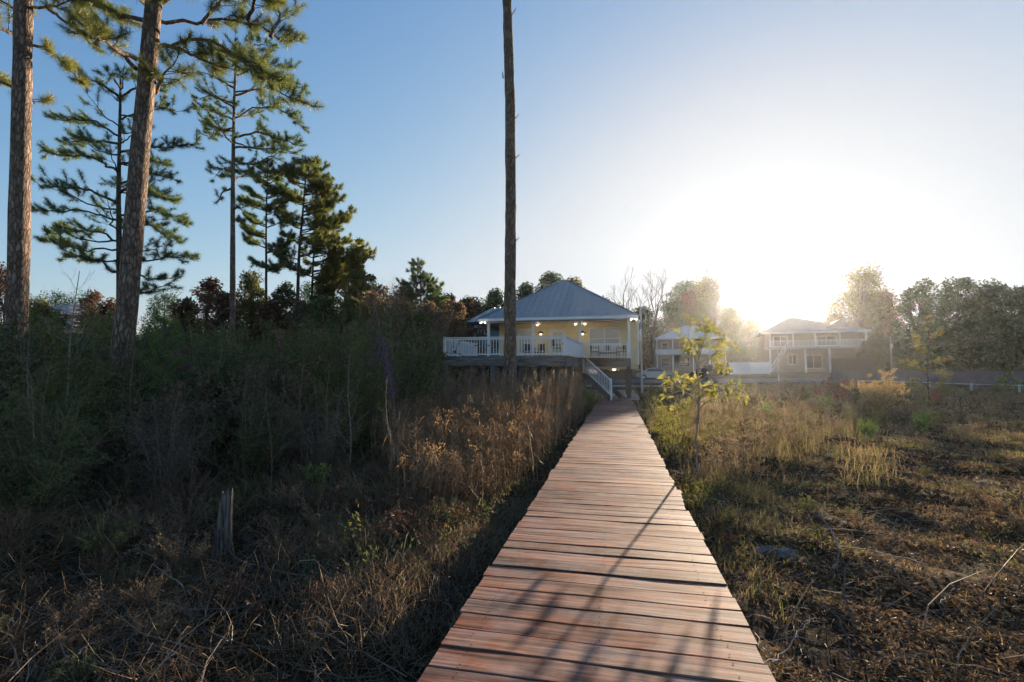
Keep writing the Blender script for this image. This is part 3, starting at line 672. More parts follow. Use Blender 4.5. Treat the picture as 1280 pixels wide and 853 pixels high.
def auto_boughs(wood, tufts, p, lo, n, length, r, elev=(-.1, .5), start=.3, tw=.9, density=1, az0=0.):
    for k in range(n):
        u = (k+RG.uniform(.1, .9))/n; f = (lo+(1-lo)*u)*(len(p)-1); i_ = min(len(p)-2, int(f)); c = p[i_]+(p[i_+1]-p[i_])*(f-i_)
        az = az0+k*2.4+RG.uniform(-.4, .4); l = length(u)*RG.uniform(.75, 1.15); e = elev[0]+(elev[1]-elev[0])*u+RG.uniform(-.12, .12)
        h = np.array([math.cos(az), math.sin(az), 0])
        path = [c+h*l*s+np.array([0, 0, l*(math.sin(e)*s+.18*s*s-.10*math.sin(s*3.1))]) for s in (0, .25, .5, .75, 1)]
        pine_bough(wood, tufts, path, r*(.5+.5*l/max(.1, length(.3))), start, tw, density)
def poly_boughs(wood, tufts, D, polys, r, start=.3, tw=.9, density=1, depthvar=.8):
    for pl in polys:
        dd = RG.uniform(-depthvar, depthvar); n = len(pl)
        path = [at(x, y, D+dd*k/(n-1)*1.5) for k, (x, y) in enumerate(pl)]
        pine_bough(wood, tufts, path, r*RG.uniform(.8, 1.15), start, tw, density)

GP = 'tall pines left of the boardwalk'
def zfix(base, pts): return [np.array([base[0], base[1], g1(base[0], base[1])-.2])]+pts
# P1: far left trunk
b0 = ground_at(16, 12); t = thing('pine_tree', 'tall straight pine at the left edge, trunk sunlit along its right side, few low boughs', 'tree', b0, GP)
tg, p = trunk_geo(zfix(b0, [at(19, 460, 12), at(22.5, 366, 12), at(26, 180, 12), at(29.5, 0, 12), at(31, -160, 12), at(34, -400, 12)]), .235, .13)
wd, tf = Geo(), []
poly_boughs(wd, tf, 12.6, [[(34, 55), (60, 61), (76, 76), (96, 98)], [(36, 12), (62, 9), (86, 2), (110, -8)], [(60, 11), (88, 30), (112, 56)], [(22, 44), (0, 36), (-26, 22)], [(22, 112), (6, 104), (-26, 92)], [(36, 122), (44, 130)], [(28, 20), (12, 8), (-10, -6)], [(30, -20), (8, -30), (-20, -50)]], 0.05, .3, .7, 1.7)
auto_boughs(wd, tf, p, .68, 16, lambda u: 3.2*(1-.6*u), .07, (.0, .7), density=.7)
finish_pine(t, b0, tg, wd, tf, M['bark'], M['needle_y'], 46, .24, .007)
# P2: leaning trunk
b0 = ground_at(146, 12); t = thing('pine_tree', 'thick leaning pine with broad boughs reaching right, second big trunk from the left edge', 'tree', b0, GP)
tg, p = trunk_geo(zfix(b0, [at(152, 440, 12), at(161, 366, 12), at(175, 190, 12), at(193, 0, 12), at(205, -160, 12), at(225, -400, 12)]), .25, .13)
wd, tf = Geo(), []
poly_boughs(wd, tf, 12.5, [
    [(192, 24), (225, 32), (250, 30), (285, 22), (312, 26), (338, 46), (372, 52)], [(190, 57), (215, 60), (240, 68), (270, 80), (288, 84)],
    [(215, 58), (240, 50), (256, 45), (276, 55), (300, 68), (325, 95), (352, 126), (380, 128)], [(186, 125), (203, 105), (205, 90), (222, 72)],
    [(300, 70), (318, 80), (338, 104)], [(310, 25), (318, 0), (330, -20)], [(338, 46), (352, 20), (340, -5)], [(252, 30), (270, 5), (300, -12)],
    [(170, 86), (150, 66), (126, 46), (110, 20), (90, -2)], [(171, 74), (140, 60), (124, 48), (112, 34)], [(184, 27), (150, 20), (120, 6)], [(188, 10), (165, -8), (130, -25)],
    [(192, 12), (215, -5), (250, -25)]], 0.06, .33, .75, 1.6, 1.2)
auto_boughs(wd, tf, p, .70, 16, lambda u: 3.4*(1-.6*u), .07, (.0, .7), density=.7)
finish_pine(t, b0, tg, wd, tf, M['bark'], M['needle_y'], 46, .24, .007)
# P3 behind
b0 = ground_at(150, 22); t = thing('pine_tree', 'slimmer pine behind the leaning one with layered horizontal boughs all around', 'tree', b0, GP)
tg, p = trunk_geo(zfix(b0, [at(150, 366, 22), at(148, 250, 22), at(150, 140, 22), at(151, 95, 22)]), .19, .04, 9)
wd, tf = Geo(), []
poly_boughs(wd, tf, 22, [[(148, 170), (120, 152), (90, 146), (72, 150)], [(148, 215), (110, 196), (60, 190)], [(147, 255), (110, 236), (50, 232)], [(147, 275), (105, 263), (46, 264)], [(148, 302), (110, 287), (60, 291)], [(148, 312), (90, 309), (58, 302)],
    [(152, 150), (190, 132), (222, 140)], [(150, 190), (200, 184), (252, 180)], [(149, 230), (190, 216), (226, 226)], [(149, 270), (200, 261), (236, 285)], [(149, 322), (190, 325), (240, 320)], [(150, 122), (122, 102), (106, 100)], [(150, 122), (180, 106), (202, 112)],
    [(149, 205), (180, 200), (205, 205)], [(149, 285), (190, 282), (220, 300)], [(148, 335), (190, 350), (226, 346)], [(148, 240), (185, 238), (215, 250)], [(149, 180), (115, 175), (82, 180)], [(150, 110), (140, 95), (135, 92)], [(148, 340), (120, 325), (85, 322)]], .06, .38, .8, 1.15, 1.5)
auto_boughs(wd, tf, p, .40, 20, lambda u: 2.9*(1-.65*u), .045, (-.2, .7), density=.8)
finish_pine(t, b0, tg, wd, tf, M['bark2'], M['needle'], 42, .24, .010)
# P4
b0 = ground_at(291, 26); t = thing('pine_tree', 'tall slender pine with a bare lower trunk and high open crown', 'tree', b0, GP)
tg, p = trunk_geo(zfix(b0, [at(291, 400, 26), at(291, 230, 26), at(293, 120, 26), at(296, 55, 26)]), .19, .05, 9)
wd, tf = Geo(), []
poly_boughs(wd, tf, 26, [[(292, 150), (270, 140), (248, 138)], [(293, 148), (320, 133), (350, 133), (378, 160)], [(292, 172), (325, 165), (372, 182)], [(293, 120), (340, 105), (384, 112)], [(293, 110), (265, 95), (250, 90)], [(292, 135), (265, 118), (250, 125)], [(294, 95), (330, 80), (365, 85)], [(295, 80), (275, 65), (265, 60)], [(296, 65), (320, 55), (340, 58)], [(292, 165), (270, 162), (256, 170)], [(291, 215), (278, 210), (268, 222)], [(291, 236), (278, 240), (272, 254)], [(291, 225), (302, 222), (308, 214)], [(291, 262), (299, 258), (304, 266)], [(292, 185), (340, 186), (366, 190)]], .06, .3, .9, 1.15, 1.5)
auto_boughs(wd, tf, p, .66, 14, lambda u: 2.6*(1-.6*u), .05, (.0, .6), density=.8)
finish_pine(t, b0, tg, wd, tf, M['bark'], M['needle'], 42, .24, .011)
# P5, P6, P6b
def round_pine(label, px, D, ytop, ylo, halfw_px, r, n, mats, tops=None, dens=1.0, px2=None):
    b0 = ground_at(px, D); t = thing('pine_tree', label, 'tree', b0, GP); px2 = px2 or px
    mid = (400+ytop)/2
    tg, p = trunk_geo(zfix(b0, [at(px, 420, D), at((px+px2)/2-2, mid, D), at(px2, ytop+6, D)]), r, .04, 8)
    wd, tf = Geo(), []
    zb, zt, zl = b0[2], at(px, ytop, D)[2], at(px, ylo, D)[2]; lo = (zl-zb)/(zt-zb)
    Lm = halfw_px*D/FPX
    auto_boughs(wd, tf, p, max(.15, lo), n, lambda u: Lm*max(.22, math.sin(math.pi*(.16+.76*u))**.8)*(.8+.35*math.sin(u*17)), .05, (-.15, .95), .35, .75, dens)
    finish_pine(t, b0, tg, wd, tf, mats[0], mats[1], 42, .24, .013)
def tip_pine(label, D, trunk, tips, r, mats, dens=1.3):
    b0 = ground_at(trunk[0][0], D); t = thing('pine_tree', label, 'tree', b0, GP)
    tg, p = trunk_geo(zfix(b0, [at(x, y, D) for x, y in trunk]), r, .035, 8); wd, tf = Geo(), []
    ys_ = np.array([y for _, y in trunk])[::-1]; xs_ = np.array([x for x, _ in trunk])[::-1]
    for (x, y) in tips:
        for rep_ in range(2):
            x_, y_ = x+RG.normal(0, 4)*rep_, y+RG.normal(0, 4)*rep_; k = (1 if not rep_ else RG.uniform(.5, .95))
            x0_ = np.interp(y_, ys_, xs_); dx = (x_-x0_)*k; ysx = max(trunk[-1][1], min(trunk[0][1]-8, y_+.42*abs(dx)+2)); xs0 = np.interp(ysx, ys_, xs_)
            dd = RG.uniform(-1.6, 1.6); yk = ysx+(y_-ysx)*(.3+.7*k)
            path = [at(xs0, ysx, D), at(xs0+dx*.35, ysx+(yk-ysx)*.15, D+dd*.35), at(xs0+dx*.7, ysx+(yk-ysx)*.55, D+dd*.7), at(xs0+dx, yk, D+dd)]
            pine_bough(wd, tf, path, .045, .35, .75, dens)
    finish_pine(t, b0, tg, wd, tf, mats[0], mats[1], 42, .24, .013)
zc = lambda L_: [(230+x/3.554, 180+y/3.554) for x, y in L_]
tip_pine('small narrow pine with a thin crown between two taller trunks', 30, zc([(365, 720), (365, 300), (372, 130)]), zc([(300, 115), (345, 108), (395, 130), (440, 140), (455, 200), (250, 240), (285, 200), (285, 320), (245, 345), (440, 262), (448, 330), (275, 415), (455, 440), (305, 520), (420, 540), (330, 160), (410, 190)]), .12, (M['bark2'], M['needle']), 1.75)
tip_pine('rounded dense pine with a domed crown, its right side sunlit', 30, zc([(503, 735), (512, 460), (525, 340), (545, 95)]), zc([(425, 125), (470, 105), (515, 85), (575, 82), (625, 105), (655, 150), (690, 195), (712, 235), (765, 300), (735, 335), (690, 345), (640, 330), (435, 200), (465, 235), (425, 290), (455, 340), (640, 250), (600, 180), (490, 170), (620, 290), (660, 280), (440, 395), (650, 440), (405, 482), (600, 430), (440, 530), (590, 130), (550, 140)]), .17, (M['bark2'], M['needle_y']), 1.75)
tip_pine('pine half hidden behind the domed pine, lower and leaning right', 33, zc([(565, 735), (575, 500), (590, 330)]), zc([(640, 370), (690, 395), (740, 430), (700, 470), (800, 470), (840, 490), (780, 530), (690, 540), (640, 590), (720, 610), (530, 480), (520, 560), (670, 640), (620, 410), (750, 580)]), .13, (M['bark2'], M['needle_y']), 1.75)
tip_pine('young pointed pine rising above brown shrubs left of the cottage', 36, [(526, 402), (526, 360), (525, 326)], [(514, 340), (524, 330), (537, 345), (550, 358), (502, 354), (557, 372), (497, 370), (530, 348), (516, 364), (543, 372), (508, 380), (548, 388), (533, 362), (520, 350), (540, 356), (505, 365), (500, 388), (535, 385)], .12, (M['bark2'], M['needle']), 1.35)
# bare trunk in the middle
b0 = ground_at(638, 19); t = thing('pine_tree', 'single bare pine trunk rising in front of the cottage deck', 'tree', b0)
tg, p = trunk_geo(zfix(b0, [at(637.5, 462, 19), at(637.5, 380, 19), at(638.5, 250, 19), at(637.5, 120, 19), at(634, 10, 19), at(632, -60, 19), at(631.5, -120, 19)]), .25, .16, 16, 60, True, .045)
wd, tf = Geo(), []
for (x, y, ex, ey) in ((641, 20, 645, 10), (643, 150, 649, 143), (645, 197, 650, 193), (632, 95, 628, 90), (646, 300, 649, 297)):
    wd.tube([at(x-3, y+3, 18.9), at(ex, ey, 18.8)], [.03, .012], 5, True)
auto_boughs(wd, tf, p, .86, 12, lambda u: 3.0*(1-.5*u), .07, (.1, .7), density=.6)
finish_pine(t, b0, tg, wd, tf, M['bark'], M['needle'], 40, .26, .012)

reseed(101)
# broadleaf trees ------------------------------------------------------------
def leaf_cloud(g, c, r, n, L, W, flat=.7):
    v = RG.normal(size=(n, 3)); v /= np.linalg.norm(v, axis=1, keepdims=True)
    rad = RG.uniform(0, 1, (n, 1))**.45
    p = c+v*rad*r*np.array([1, 1, flat]); d = nrm(v)*0+v*.6+RG.normal(size=(n, 3))*.7; d[:, 2] -= .25
    g.leaves(p, d, L*RG.uniform(.6, 1.2, n), W*RG.uniform(.7, 1.2, n))
def make_broadleaf(t, H, cw, lo, mats, nclump=60, per=90, L=.22, W=.13, r0=None, crad=None, seed=0, bare=.0, top=1.0):
    """t: root empty at the base. crown width cw, lowest foliage at lo*H"""
    r0 = r0 or H*.018; wood = Geo(); crown = Geo(); crad = crad or cw*.16
    lean = RG.normal(0, .03*H, 2)
    tp, _ = resample([(0, 0, -.2), (lean[0]*.3, lean[1]*.3, H*.35), (lean[0], lean[1], H*.93)], 10)
    wood.tube(tp, np.linspace(r0, r0*.12, 10)*(1+.5*np.exp(-np.arange(10)*1.4)), 8)
    for k in range(nclump):
        u = (k+.5)/nclump; z = lo+(1-lo)*u; prof = math.sin(math.pi*min(1, (.16+.80*u)))**.75*RG.uniform(.6, 1.3)
        az = k*2.4+RG.uniform(-.5, .5); rr = cw/2*prof*RG.uniform(.35, 1.0)
        c = np.array([lean[0]*z+math.cos(az)*rr, lean[1]*z+math.sin(az)*rr, H*z*top-crad*.4])
        zi = max(.12, z-.28-.1*RG.random()); f = zi*9; i_ = min(8, int(f)); a = tp[i_]+(tp[i_+1]-tp[i_])*(f-i_)
        m = (a+c)/2+RG.normal(0, .04*cw, 3)+np.array([0, 0, -.02*H]); pb, _ = resample([a, m, c], 6)
        wood.tube(pb, np.linspace(r0*.28*(1.2-z*.7), r0*.05, 6), 4)
        for _ in range(3):
            e = c+RG.normal(0, crad*.8, 3); wood.tube([pb[3], (pb[3]+e)/2+RG.normal(0, .1*crad, 3), e], [r0*.08, r0*.05, r0*.02], 3)
        if RG.random() >= bare: leaf_cloud(crown, c, crad*RG.uniform(.7, 1.35), int(per*RG.uniform(.5, 1.3)), L, W)
    wood.build('trunk', mats[0], t, True); crown.build('crown', mats[1], t)
def bl_tree(name, label, px, D, ytop, w_px, mat, lo=.3, group=None, cat='tree', nclump=60, per=80, L=.34, W=.23, bark='bark_far', bare=0, crad=None):
    b = ground_at(px, D); H = at(px, ytop, D)[2]-b[2]
    t = thing(name, label, cat, b, group); make_broadleaf(t, H, w_px*D/FPX, lo, (M[bark], M[mat]), nclump, per, L, W, bare=bare, crad=crad); return t
def grow(g, p, d, l, r, depth, spread=.5, upb=.15):
    q = p+d*l*.5+RG.normal(0, l*.05, 3); e = p+d*l+RG.normal(0, l*.06, 3)
    g.tube([p, q, e], [r, r*.85, r*.68], 5 if r > .03 else 3)
    if depth == 0: return
    n = 2 if depth > 3 else RG.integers(2, 4)
    for k in range(n):
        nd = nrm(d+RG.normal(0, spread, 3)+np.array([0, 0, upb])); grow(g, e if k else (q+e)/2, nd, l*RG.uniform(.62, .85), r*RG.uniform(.5, .68), depth-1, spread, upb)
def bare_tree(label, px, D, ytop, group=None, mat='greystem', depth=6, spread=.38, r=None, name='bare_tree', lean=0):
    b = ground_at(px, D); H = at(px, ytop, D)[2]-b[2]; t = thing(name, label, 'tree', b, group)
    g = Geo(); r = r or H*.012; th = H*.38; g.tube([(0, 0, -.2), (lean*.5, .02*H, th*.5), (lean, 0, th)], [r*1.2, r, r*.85], 7)
    for k in range(4): grow(g, np.array([lean*(.6+.1*k), 0, th*(.72+.09*k)]), nrm(np.array([math.cos(k*1.9+px), math.sin(k*1.9+px), 1.9-.1*k])*[.5, .5, 1]), H*.17, r*.6, depth-1, spread)
    v = np.concatenate(g.v); zs = v[:, 2].max(); g.v = [np.concatenate(g.v)*np.array([1, 1, 1], np.float32)]
    s = H/zs; g.v[0] = (g.v[0]*s).astype(np.float32)
    g.build('trunk', M[mat], t, True); return t

GB = 'trees behind the yellow cottage'
for a in [(592, 60, 374, 46, 'far_r', 'russet leafed tree just left of the cottage roof'), (616, 64, 362, 46, 'far', 'round green tree beside the bare pine trunk'), (655, 66, 352, 46, 'far', 'dark green tree directly behind the left roof slope'),
          (684, 68, 338, 52, 'far', 'tallest green tree peeking over the left roof slope'), (722, 66, 346, 56, 'far_y', 'yellow-green tree behind the roof peak'), (752, 70, 372, 44, 'far', 'low green tree behind the right roof slope'), (560, 58, 372, 40, 'far', 'dark green tree above the left end of the deck'), (770, 78, 380, 40, 'far_r', 'low russet tree right of the cottage roof'), (600, 80, 376, 70, 'far', 'broad dim green tree far behind the teal house')]:
    bl_tree('broadleaf_tree', a[5], a[0], a[1], a[2], a[3], a[4], .1, GB, nclump=80, per=130, crad=a[3]*a[1]/FPX*.15)
GR = 'trees behind the far houses'
for a in [(806, 82, 384, 56, 'far', .1, 'low dark tree behind the pale metal pole'), (838, 86, 372, 60, 'far', .1, 'dark green tree behind the small pale-roofed house'), (868, 86, 360, 62, 'far_r', .1, 'russet tree right of the small pale roof peak'), (887, 84, 346, 54, 'far_y', .1, 'tallest hazy tree just left of the sun glow'), (914, 92, 384, 36, 'far', .1, 'hazy tree under the sun glow'),
          (862, 96, 350, 64, 'far', .1, 'dim tall tree between the small pale roof and the sun glow'), (940, 112, 400, 46, 'far_y', .05, 'faint tree low in the middle of the sun glow'), (958, 105, 412, 60, 'far', .05, 'low faded tree left of the two-storey house roof'), (1030, 104, 404, 60, 'far_r', .05, 'low faded tree behind the right end of the two-storey house'), (1076, 74, 334, 78, 'far_y', .25, 'tall open-crowned tree right of the two-storey house'), (1112, 78, 360, 62, 'far_r', .15, 'reddish tree between the open-crowned tree and the dark grove'), (1046, 84, 392, 40, 'far_r', .1, 'small russet tree touching the two-storey roof'),
          (1158, 66, 350, 66, 'far', .15, 'loose dark tree at the left end of the dark grove'), (1200, 64, 347, 84, 'far', .08, 'broad dark green tree in the middle of the grove'), (1244, 62, 352, 74, 'far', .08, 'dark rounded tree second from the right edge'), (1284, 60, 356, 70, 'far', .08, 'dark tree cut by the right edge'), (1330, 62, 350, 80, 'far', .08, 'unseen dark tree past the right edge, added for its shade')]:  # last tree stands out of view, added for shading
    bl_tree('broadleaf_tree', a[6], a[0], a[1], a[2], a[3], a[4], a[5], GR, nclump=95, per=105, L=.36, W=.24, crad=a[3]*a[1]/FPX*(.10+.03*((a[0]*7) % 3)), bare=.3 if a[0] in (1076, 1158) else .14)
GU = 'low bushes under the dark grove'
for k, (px, D, yt, wv, mt) in enumerate([(1100, 66, 420, 50, 'far'), (1135, 62, 412, 60, 'far'), (1172, 60, 405, 66, 'far'), (1210, 58, 400, 70, 'far'), (1250, 57, 398, 70, 'far'), (1288, 55, 402, 70, 'far'), (1120, 70, 432, 50, 'far_y'), (1180, 64, 425, 60, 'far_r'), (1230, 60, 424, 60, 'far'), (1270, 58, 420, 60, 'far'), (1090, 72, 440, 40, 'far_y'), (905, 86, 430, 60, 'far'), (850, 84, 425, 60, 'far'), (790, 84, 425, 50, 'far'), (950, 96, 438, 60, 'far'), (820, 88, 410, 50, 'far_r')]):
    bl_tree('bush', 'dense bush in the dim row under the grove and behind the houses', px, D, yt, wv, mt, .02, GU, 'bush', 60, 150)
bare_tree('leafless tree above the right end of the cottage roof', 784, 58, 330, depth=6)
bare_tree('thin leafless tree standing right of the pale metal pole', 818, 62, 322, depth=6, spread=.3)
bare_tree('faint leafless tree high in the sun glow', 893, 80, 322, depth=6, spread=.3)
bare_tree('leafless tree spreading left of the open-crowned tree', 1052, 72, 372, depth=6, spread=.5)
for k, (px, D, yt, lb) in enumerate([(456, 25, 350, 'grey twiggy leafless tree right of the airy yellow-green tree'), (478, 27, 338, 'tallest grey leafless brush tree left of the young pointed pine'), (497, 25, 346, 'grey leafless brush tree touching the young pointed pine'), (511, 23, 356, 'low leafless brush tree in front of the young pointed pine'), (547, 28, 360, 'leafless brush tree right of the young pointed pine'), (563, 26, 378, 'short leafless brush tree near the left end of the deck'), (535, 24, 374, 'leafless brush tree between the young pointed pine and the deck')]):
    bare_tree(lb, px, D, yt, 'leafless brush trees left of the cottage', 'tanstem', 7, .42, r=.05)
# left background behind the thicket
GL = 'trees closing the thicket behind the pines'
for a in [(5, 42, 330, 60, 'redoak', 'russet oak behind the leftmost trunk'), (62, 60, 362, 60, 'far', 'dark low tree near the hidden grey roof'), (112, 46, 362, 44, 'redoak', 'russet oak left of the leaning trunk'), (100, 62, 366, 60, 'far', 'dim green tree beyond the white bare sapling'), (205, 55, 362, 70, 'far', 'dim green tree right of the leaning trunk'), (250, 34, 345, 56, 'redoak', 'red-brown oak with open branches left of the slender pine'), (232, 28, 372, 50, 'redoak', 'low red-brown oak at the foot of the slender pine'), (318, 36, 338, 54, 'olive', 'olive green tree under the narrow pine'), (352, 36, 352, 50, 'dark', 'dark green tree at the foot of the domed pine'), (300, 46, 372, 60, 'far', 'low dark tree behind the slender pine trunk'),
          (415, 34, 318, 46, 'olive', 'olive tree at the right flank of the domed pine'), (436, 32, 296, 40, 'yellow', 'airy yellow-green tree right of the domed pine'), (452, 36, 320, 36, 'olive', 'olive tree beside the airy yellow-green one'), (490, 34, 360, 50, 'brown', 'grey-brown thin tree left of the young pointed pine'), (505, 40, 356, 56, 'brown', 'brown tree behind the young pointed pine'), (556, 42, 366, 46, 'brown', 'brown leafed tree left of the teal house'), (470, 44, 350, 60, 'far', 'green tree behind the brown trees'), (540, 50, 360, 60, 'far', 'green tree far behind the young pine'), (275, 31, 366, 62, 'redoak', 'red-brown oak right of the open-branched one'), (338, 29, 376, 64, 'redoak', 'low red-brown oak below the narrow pine'), (376, 33, 372, 52, 'brown', 'brown leafed tree below the domed pine, left of its trunk'), (130, 36, 372, 50, 'redoak', 'red-brown oak right behind the leaning trunk'),
          (462, 27, 364, 44, 'brown', 'tall grey-brown brushy tree at the left of the young pointed pine'), (482, 30, 356, 40, 'brown', 'grey-brown twiggy tree with the highest brown crown'), (500, 26, 380, 46, 'olive', 'olive brushy tree in front of the young pointed pine'), (540, 29, 376, 44, 'brown', 'grey-brown brushy tree right of the young pointed pine'), (566, 33, 372, 44, 'brown', 'brown brushy tree closest to the left end of the deck'), (520, 24, 392, 60, 'olive', 'low wide olive tree below the young pointed pine'), (440, 25, 372, 50, 'olive', 'olive brushy tree below the airy yellow-green one'), (586, 40, 370, 40, 'far_r', 'russet tree between the deck and the teal house'), (48, 34, 374, 60, 'olive', 'olive tree in front of the grey roof'),
          (380, 48, 352, 80, 'far', 'wide dim tree behind the domed pine trunks'), (400, 26, 372, 60, 'dark', 'dark bushy tree below the domed pine')]:
    bl_tree('broadleaf_tree', a[5], a[0], a[1], a[2], a[3], a[4], .08, GL, nclump=75, per=120, L=.2, W=.13, bare=.5 if a[4] == 'brown' else (.25 if a[4] in ('yellow', 'redoak') else .08), crad=None)

reseed(102)
# ------------------------------------------------------------------ shrub thicket
def shrub_proto(name, label, cat, group, mat, stem, n_stem=9, H=2.4, Wd=2.2, n_leaf=6000, L=.055, W=.022, twigs=160, hidden=False):
    t = thing(name, label, cat, (0, 0, 0), group); wood = Geo(); crown = Geo(); tips = []
    for k in range(n_stem):
        az = k*2.4+RG.uniform(-.4, .4); rr = Wd/2*math.sqrt((k+.5)/n_stem)*RG.uniform(.7, 1.1); h = H*RG.uniform(.6, 1.0)*(1-.3*(rr/(Wd/2))**2)
        p, _ = resample([(RG.normal(0, .06), RG.normal(0, .06), -.1), (math.cos(az)*rr*.35, math.sin(az)*rr*.35, h*.45), (math.cos(az)*rr, math.sin(az)*rr, h)], 8)
        wood.tube(p, np.linspace(.011, .004, 8), 4)
        for _ in range(max(2, twigs//n_stem)):
            f = RG.uniform(.4, 7); i_ = min(6, int(f)); c = p[i_]+(p[i_+1]-p[i_])*(f-i_)
            d = nrm(RG.normal(0, .7, 3)+np.array([math.cos(az)*.4, math.sin(az)*.4, .55])); l = RG.uniform(.2, .55)*H/2.4
            tips.append((c, d, l))
    c = np.array([a for a, _, _ in tips]); d = np.array([b for _, b, _ in tips]); l = np.array([x for _, _, x in tips])
    wood.sticks(c, d, l, .0045*H/2.4, .12)
    if n_leaf:
        per = max(1, n_leaf//len(tips)); s = RG.uniform(.15, 1.08, (len(tips), per, 1))
        q = (c[:, None]+d[:, None]*l[:, None, None]*s+RG.normal(0, .035*H/2.4, (len(tips), per, 3))).reshape(-1, 3)
        dd = (np.repeat(d[:, None], per, 1)*.7+RG.normal(0, .7, (len(tips), per, 3))).reshape(-1, 3)
        crown.leaves(q, dd, L*RG.uniform(.6, 1.25, len(q)), W*RG.uniform(.7, 1.2, len(q)))
    wood.build('stem', stem, t, False)
    if n_leaf: crown.build('foliage', mat, t)
    return t
GT = 'shrubs of the shaded thicket left of the boardwalk'
LB = {'dark': 'dark green small-leaved shrub packed in the thicket left of the boardwalk', 'olive': 'olive green shrub at the sunlit top of the left thicket', 'twig': 'grey-brown nearly leafless twiggy shrub at the front of the left thicket', 'brown': 'brown-leaved shrub standing among green ones in the left thicket'}
protos = {'dark': [shrub_proto('thicket_shrub', LB['dark'], 'shrub', GT+', dark green', M['dark'], M['tanstem'], 11, 2.4, 2.3, nl_, l_, w_, 300) for nl_, l_, w_ in ((7000, .065, .03), (4200, .095, .05), (5200, .08, .036))],
          'olive': [shrub_proto('olive_shrub', LB['olive'], 'shrub', GT+', olive', M['olive'], M['stem'], 10, 2.4, 2.2, 6500, .065, .03, 220) for _ in range(2)],
          'twig': [shrub_proto('twiggy_shrub', LB['twig'], 'shrub', GT+', twiggy', M['brown'], M['greystem'], 12, 2.2, 2.2, 2200, .05, .02, 620) for _ in range(2)],
          'brown': [shrub_proto('brown_shrub', LB['brown'], 'shrub', GT+', brown', M['brown'], M['stem'], 9, 2.3, 2.1, 3800, .07, .035, 200)]}
used = set()
def place(kind, x, y, sc, zsc=1.0):
    pr = protos[kind][RG.integers(len(protos[kind]))]; loc = (x, y, g1(x, y)-.05); rz = RG.uniform(0, 6.28); s = (sc, sc, sc*zsc)
    if pr.name not in used: used.add(pr.name); pr.location = loc; pr.rotation_euler = (0, 0, rz); pr.scale = s
    else: dup(pr, loc, rz, s)
cnt = 0; pts = []; tries = 0
while cnt < 235 and tries < 9000:
    tries += 1
    px = RG.uniform(-140, 575); D = 6.2+ (RG.random()**1.25)*26
    dmin = np.interp(px, [-140, 100, 300, 430, 500, 560, 600], [6.0, 6.4, 7.4, 8.8, 11.5, 16, 21])
    if D < dmin: continue
    b = ground_at(px, D)
    if b[0] > -1.8 or (b[1] > 22.6 and b[0] > -10.2): continue
    if any((b[0]-q[0])**2+(b[1]-q[1])**2 < (.85+.018*D)**2 for q in pts): continue
    pts.append(b)
    ytop = np.interp(px, [-140, 0, 200, 330, 430, 470, 575], [392, 392, 402, 404, 385, 372, 385])+RG.normal(0, 9)
    if 245 < px < 345 and D < 8.2: continue
    if px > 500 and D < 27: ytop = max(ytop, 466)
    front = D < dmin+1.6
    Hh = at(px, ytop, D)[2]-b[2]
    Hh *= RG.uniform(.7, 1.08) if D > dmin+3 else RG.uniform(.55, .85)
    if front: Hh *= .8
    Hh = float(np.clip(Hh, .9, 5.0)); u = RG.random()
    if front: kind = 'twig' if u < .5 else ('dark' if u < .85 else 'brown')
    elif px > 440: kind = 'brown' if u < .3 else ('twig' if u < .48 else ('olive' if u < .78 else 'dark'))
    elif D > 17: kind = 'olive' if u < .5 else ('brown' if u < .78 else 'dark')  # sunlit thicket top put into leaf colour: mostly olive and brown shrubs
    else: kind = 'dark' if u < .44 else ('olive' if u < .66 else ('brown' if u < .86 else 'twig'))
    place(kind, b[0], b[1], Hh/2.3*RG.uniform(.9, 1.1) if Hh < 3 else Hh/2.3*.85, 1 if Hh < 3 else 1.15); cnt += 1
for x, y, hs in ((-7.6, 25.2, .85), (-6.4, 26.6, .9), (-5.2, 25.6, .8), (-4.0, 26.8, .9), (-2.9, 25.4, .7), (-6.9, 29.2, .95), (-3.4, 29.0, .9), (-5.2, 29.6, .95)):  # shrubs added to darken the open space below the deck
    o_ = dup(protos['dark'][0], (x, y, g1(x, y)-.05), RG.uniform(0, 6.28), (hs*.9, hs*.9, hs*.72), 'dark shrub added to darken the space under the cottage deck'); o_['group'] = 'dark filler shrubs under the deck'
GLB = 'low tangled brush left of the boardwalk'
low = [shrub_proto('low_brush', 'low tangled brush clump in the shade between the thicket and the boardwalk', 'brush', GLB, M[m_], M['tanstem'], 14, .75, 1.3, nl, .05, .02, 260) for m_, nl in (('brown', 1500), ('dark', 2600), ('redoak', 1300), ('olive', 1800))]
lp = []
for k in range(2500):
    if len(lp) > 150: break
    px = RG.uniform(-120, 560); D = RG.uniform(3.4, 12)
    if D > np.interp(px, [-140, 100, 300, 430, 500, 560], [7.2, 7.6, 8.6, 10.5, 13, 15]) or D < np.interp(px, [-120, 100, 560], [4.2, 3.4, 5.0]): continue
    b = ground_at(px, D)
    if 245 < px < 345 and D < 7: continue
    if b[0] > -1.75 or any((b[0]-q[0])**2+(b[1]-q[1])**2 < .20 for q in lp): continue
    pr = low[RG.choice(4, p=[.38, .34, .2, .08])]; s_ = RG.uniform(.4, .85)*(.7 if px > 300 else .85)*(.75 if D < 5.5 else 1)*np.clip(.35+D/9, .5, 1.2)
    if len(lp) < 4: pr = low[len(lp)]; pr.location = b; pr.scale = (s_,)*3
    else: dup(pr, b, RG.uniform(0, 6.28), s_)
    lp.append(b)
print('shrubs', cnt, len(lp))

reseed(103)
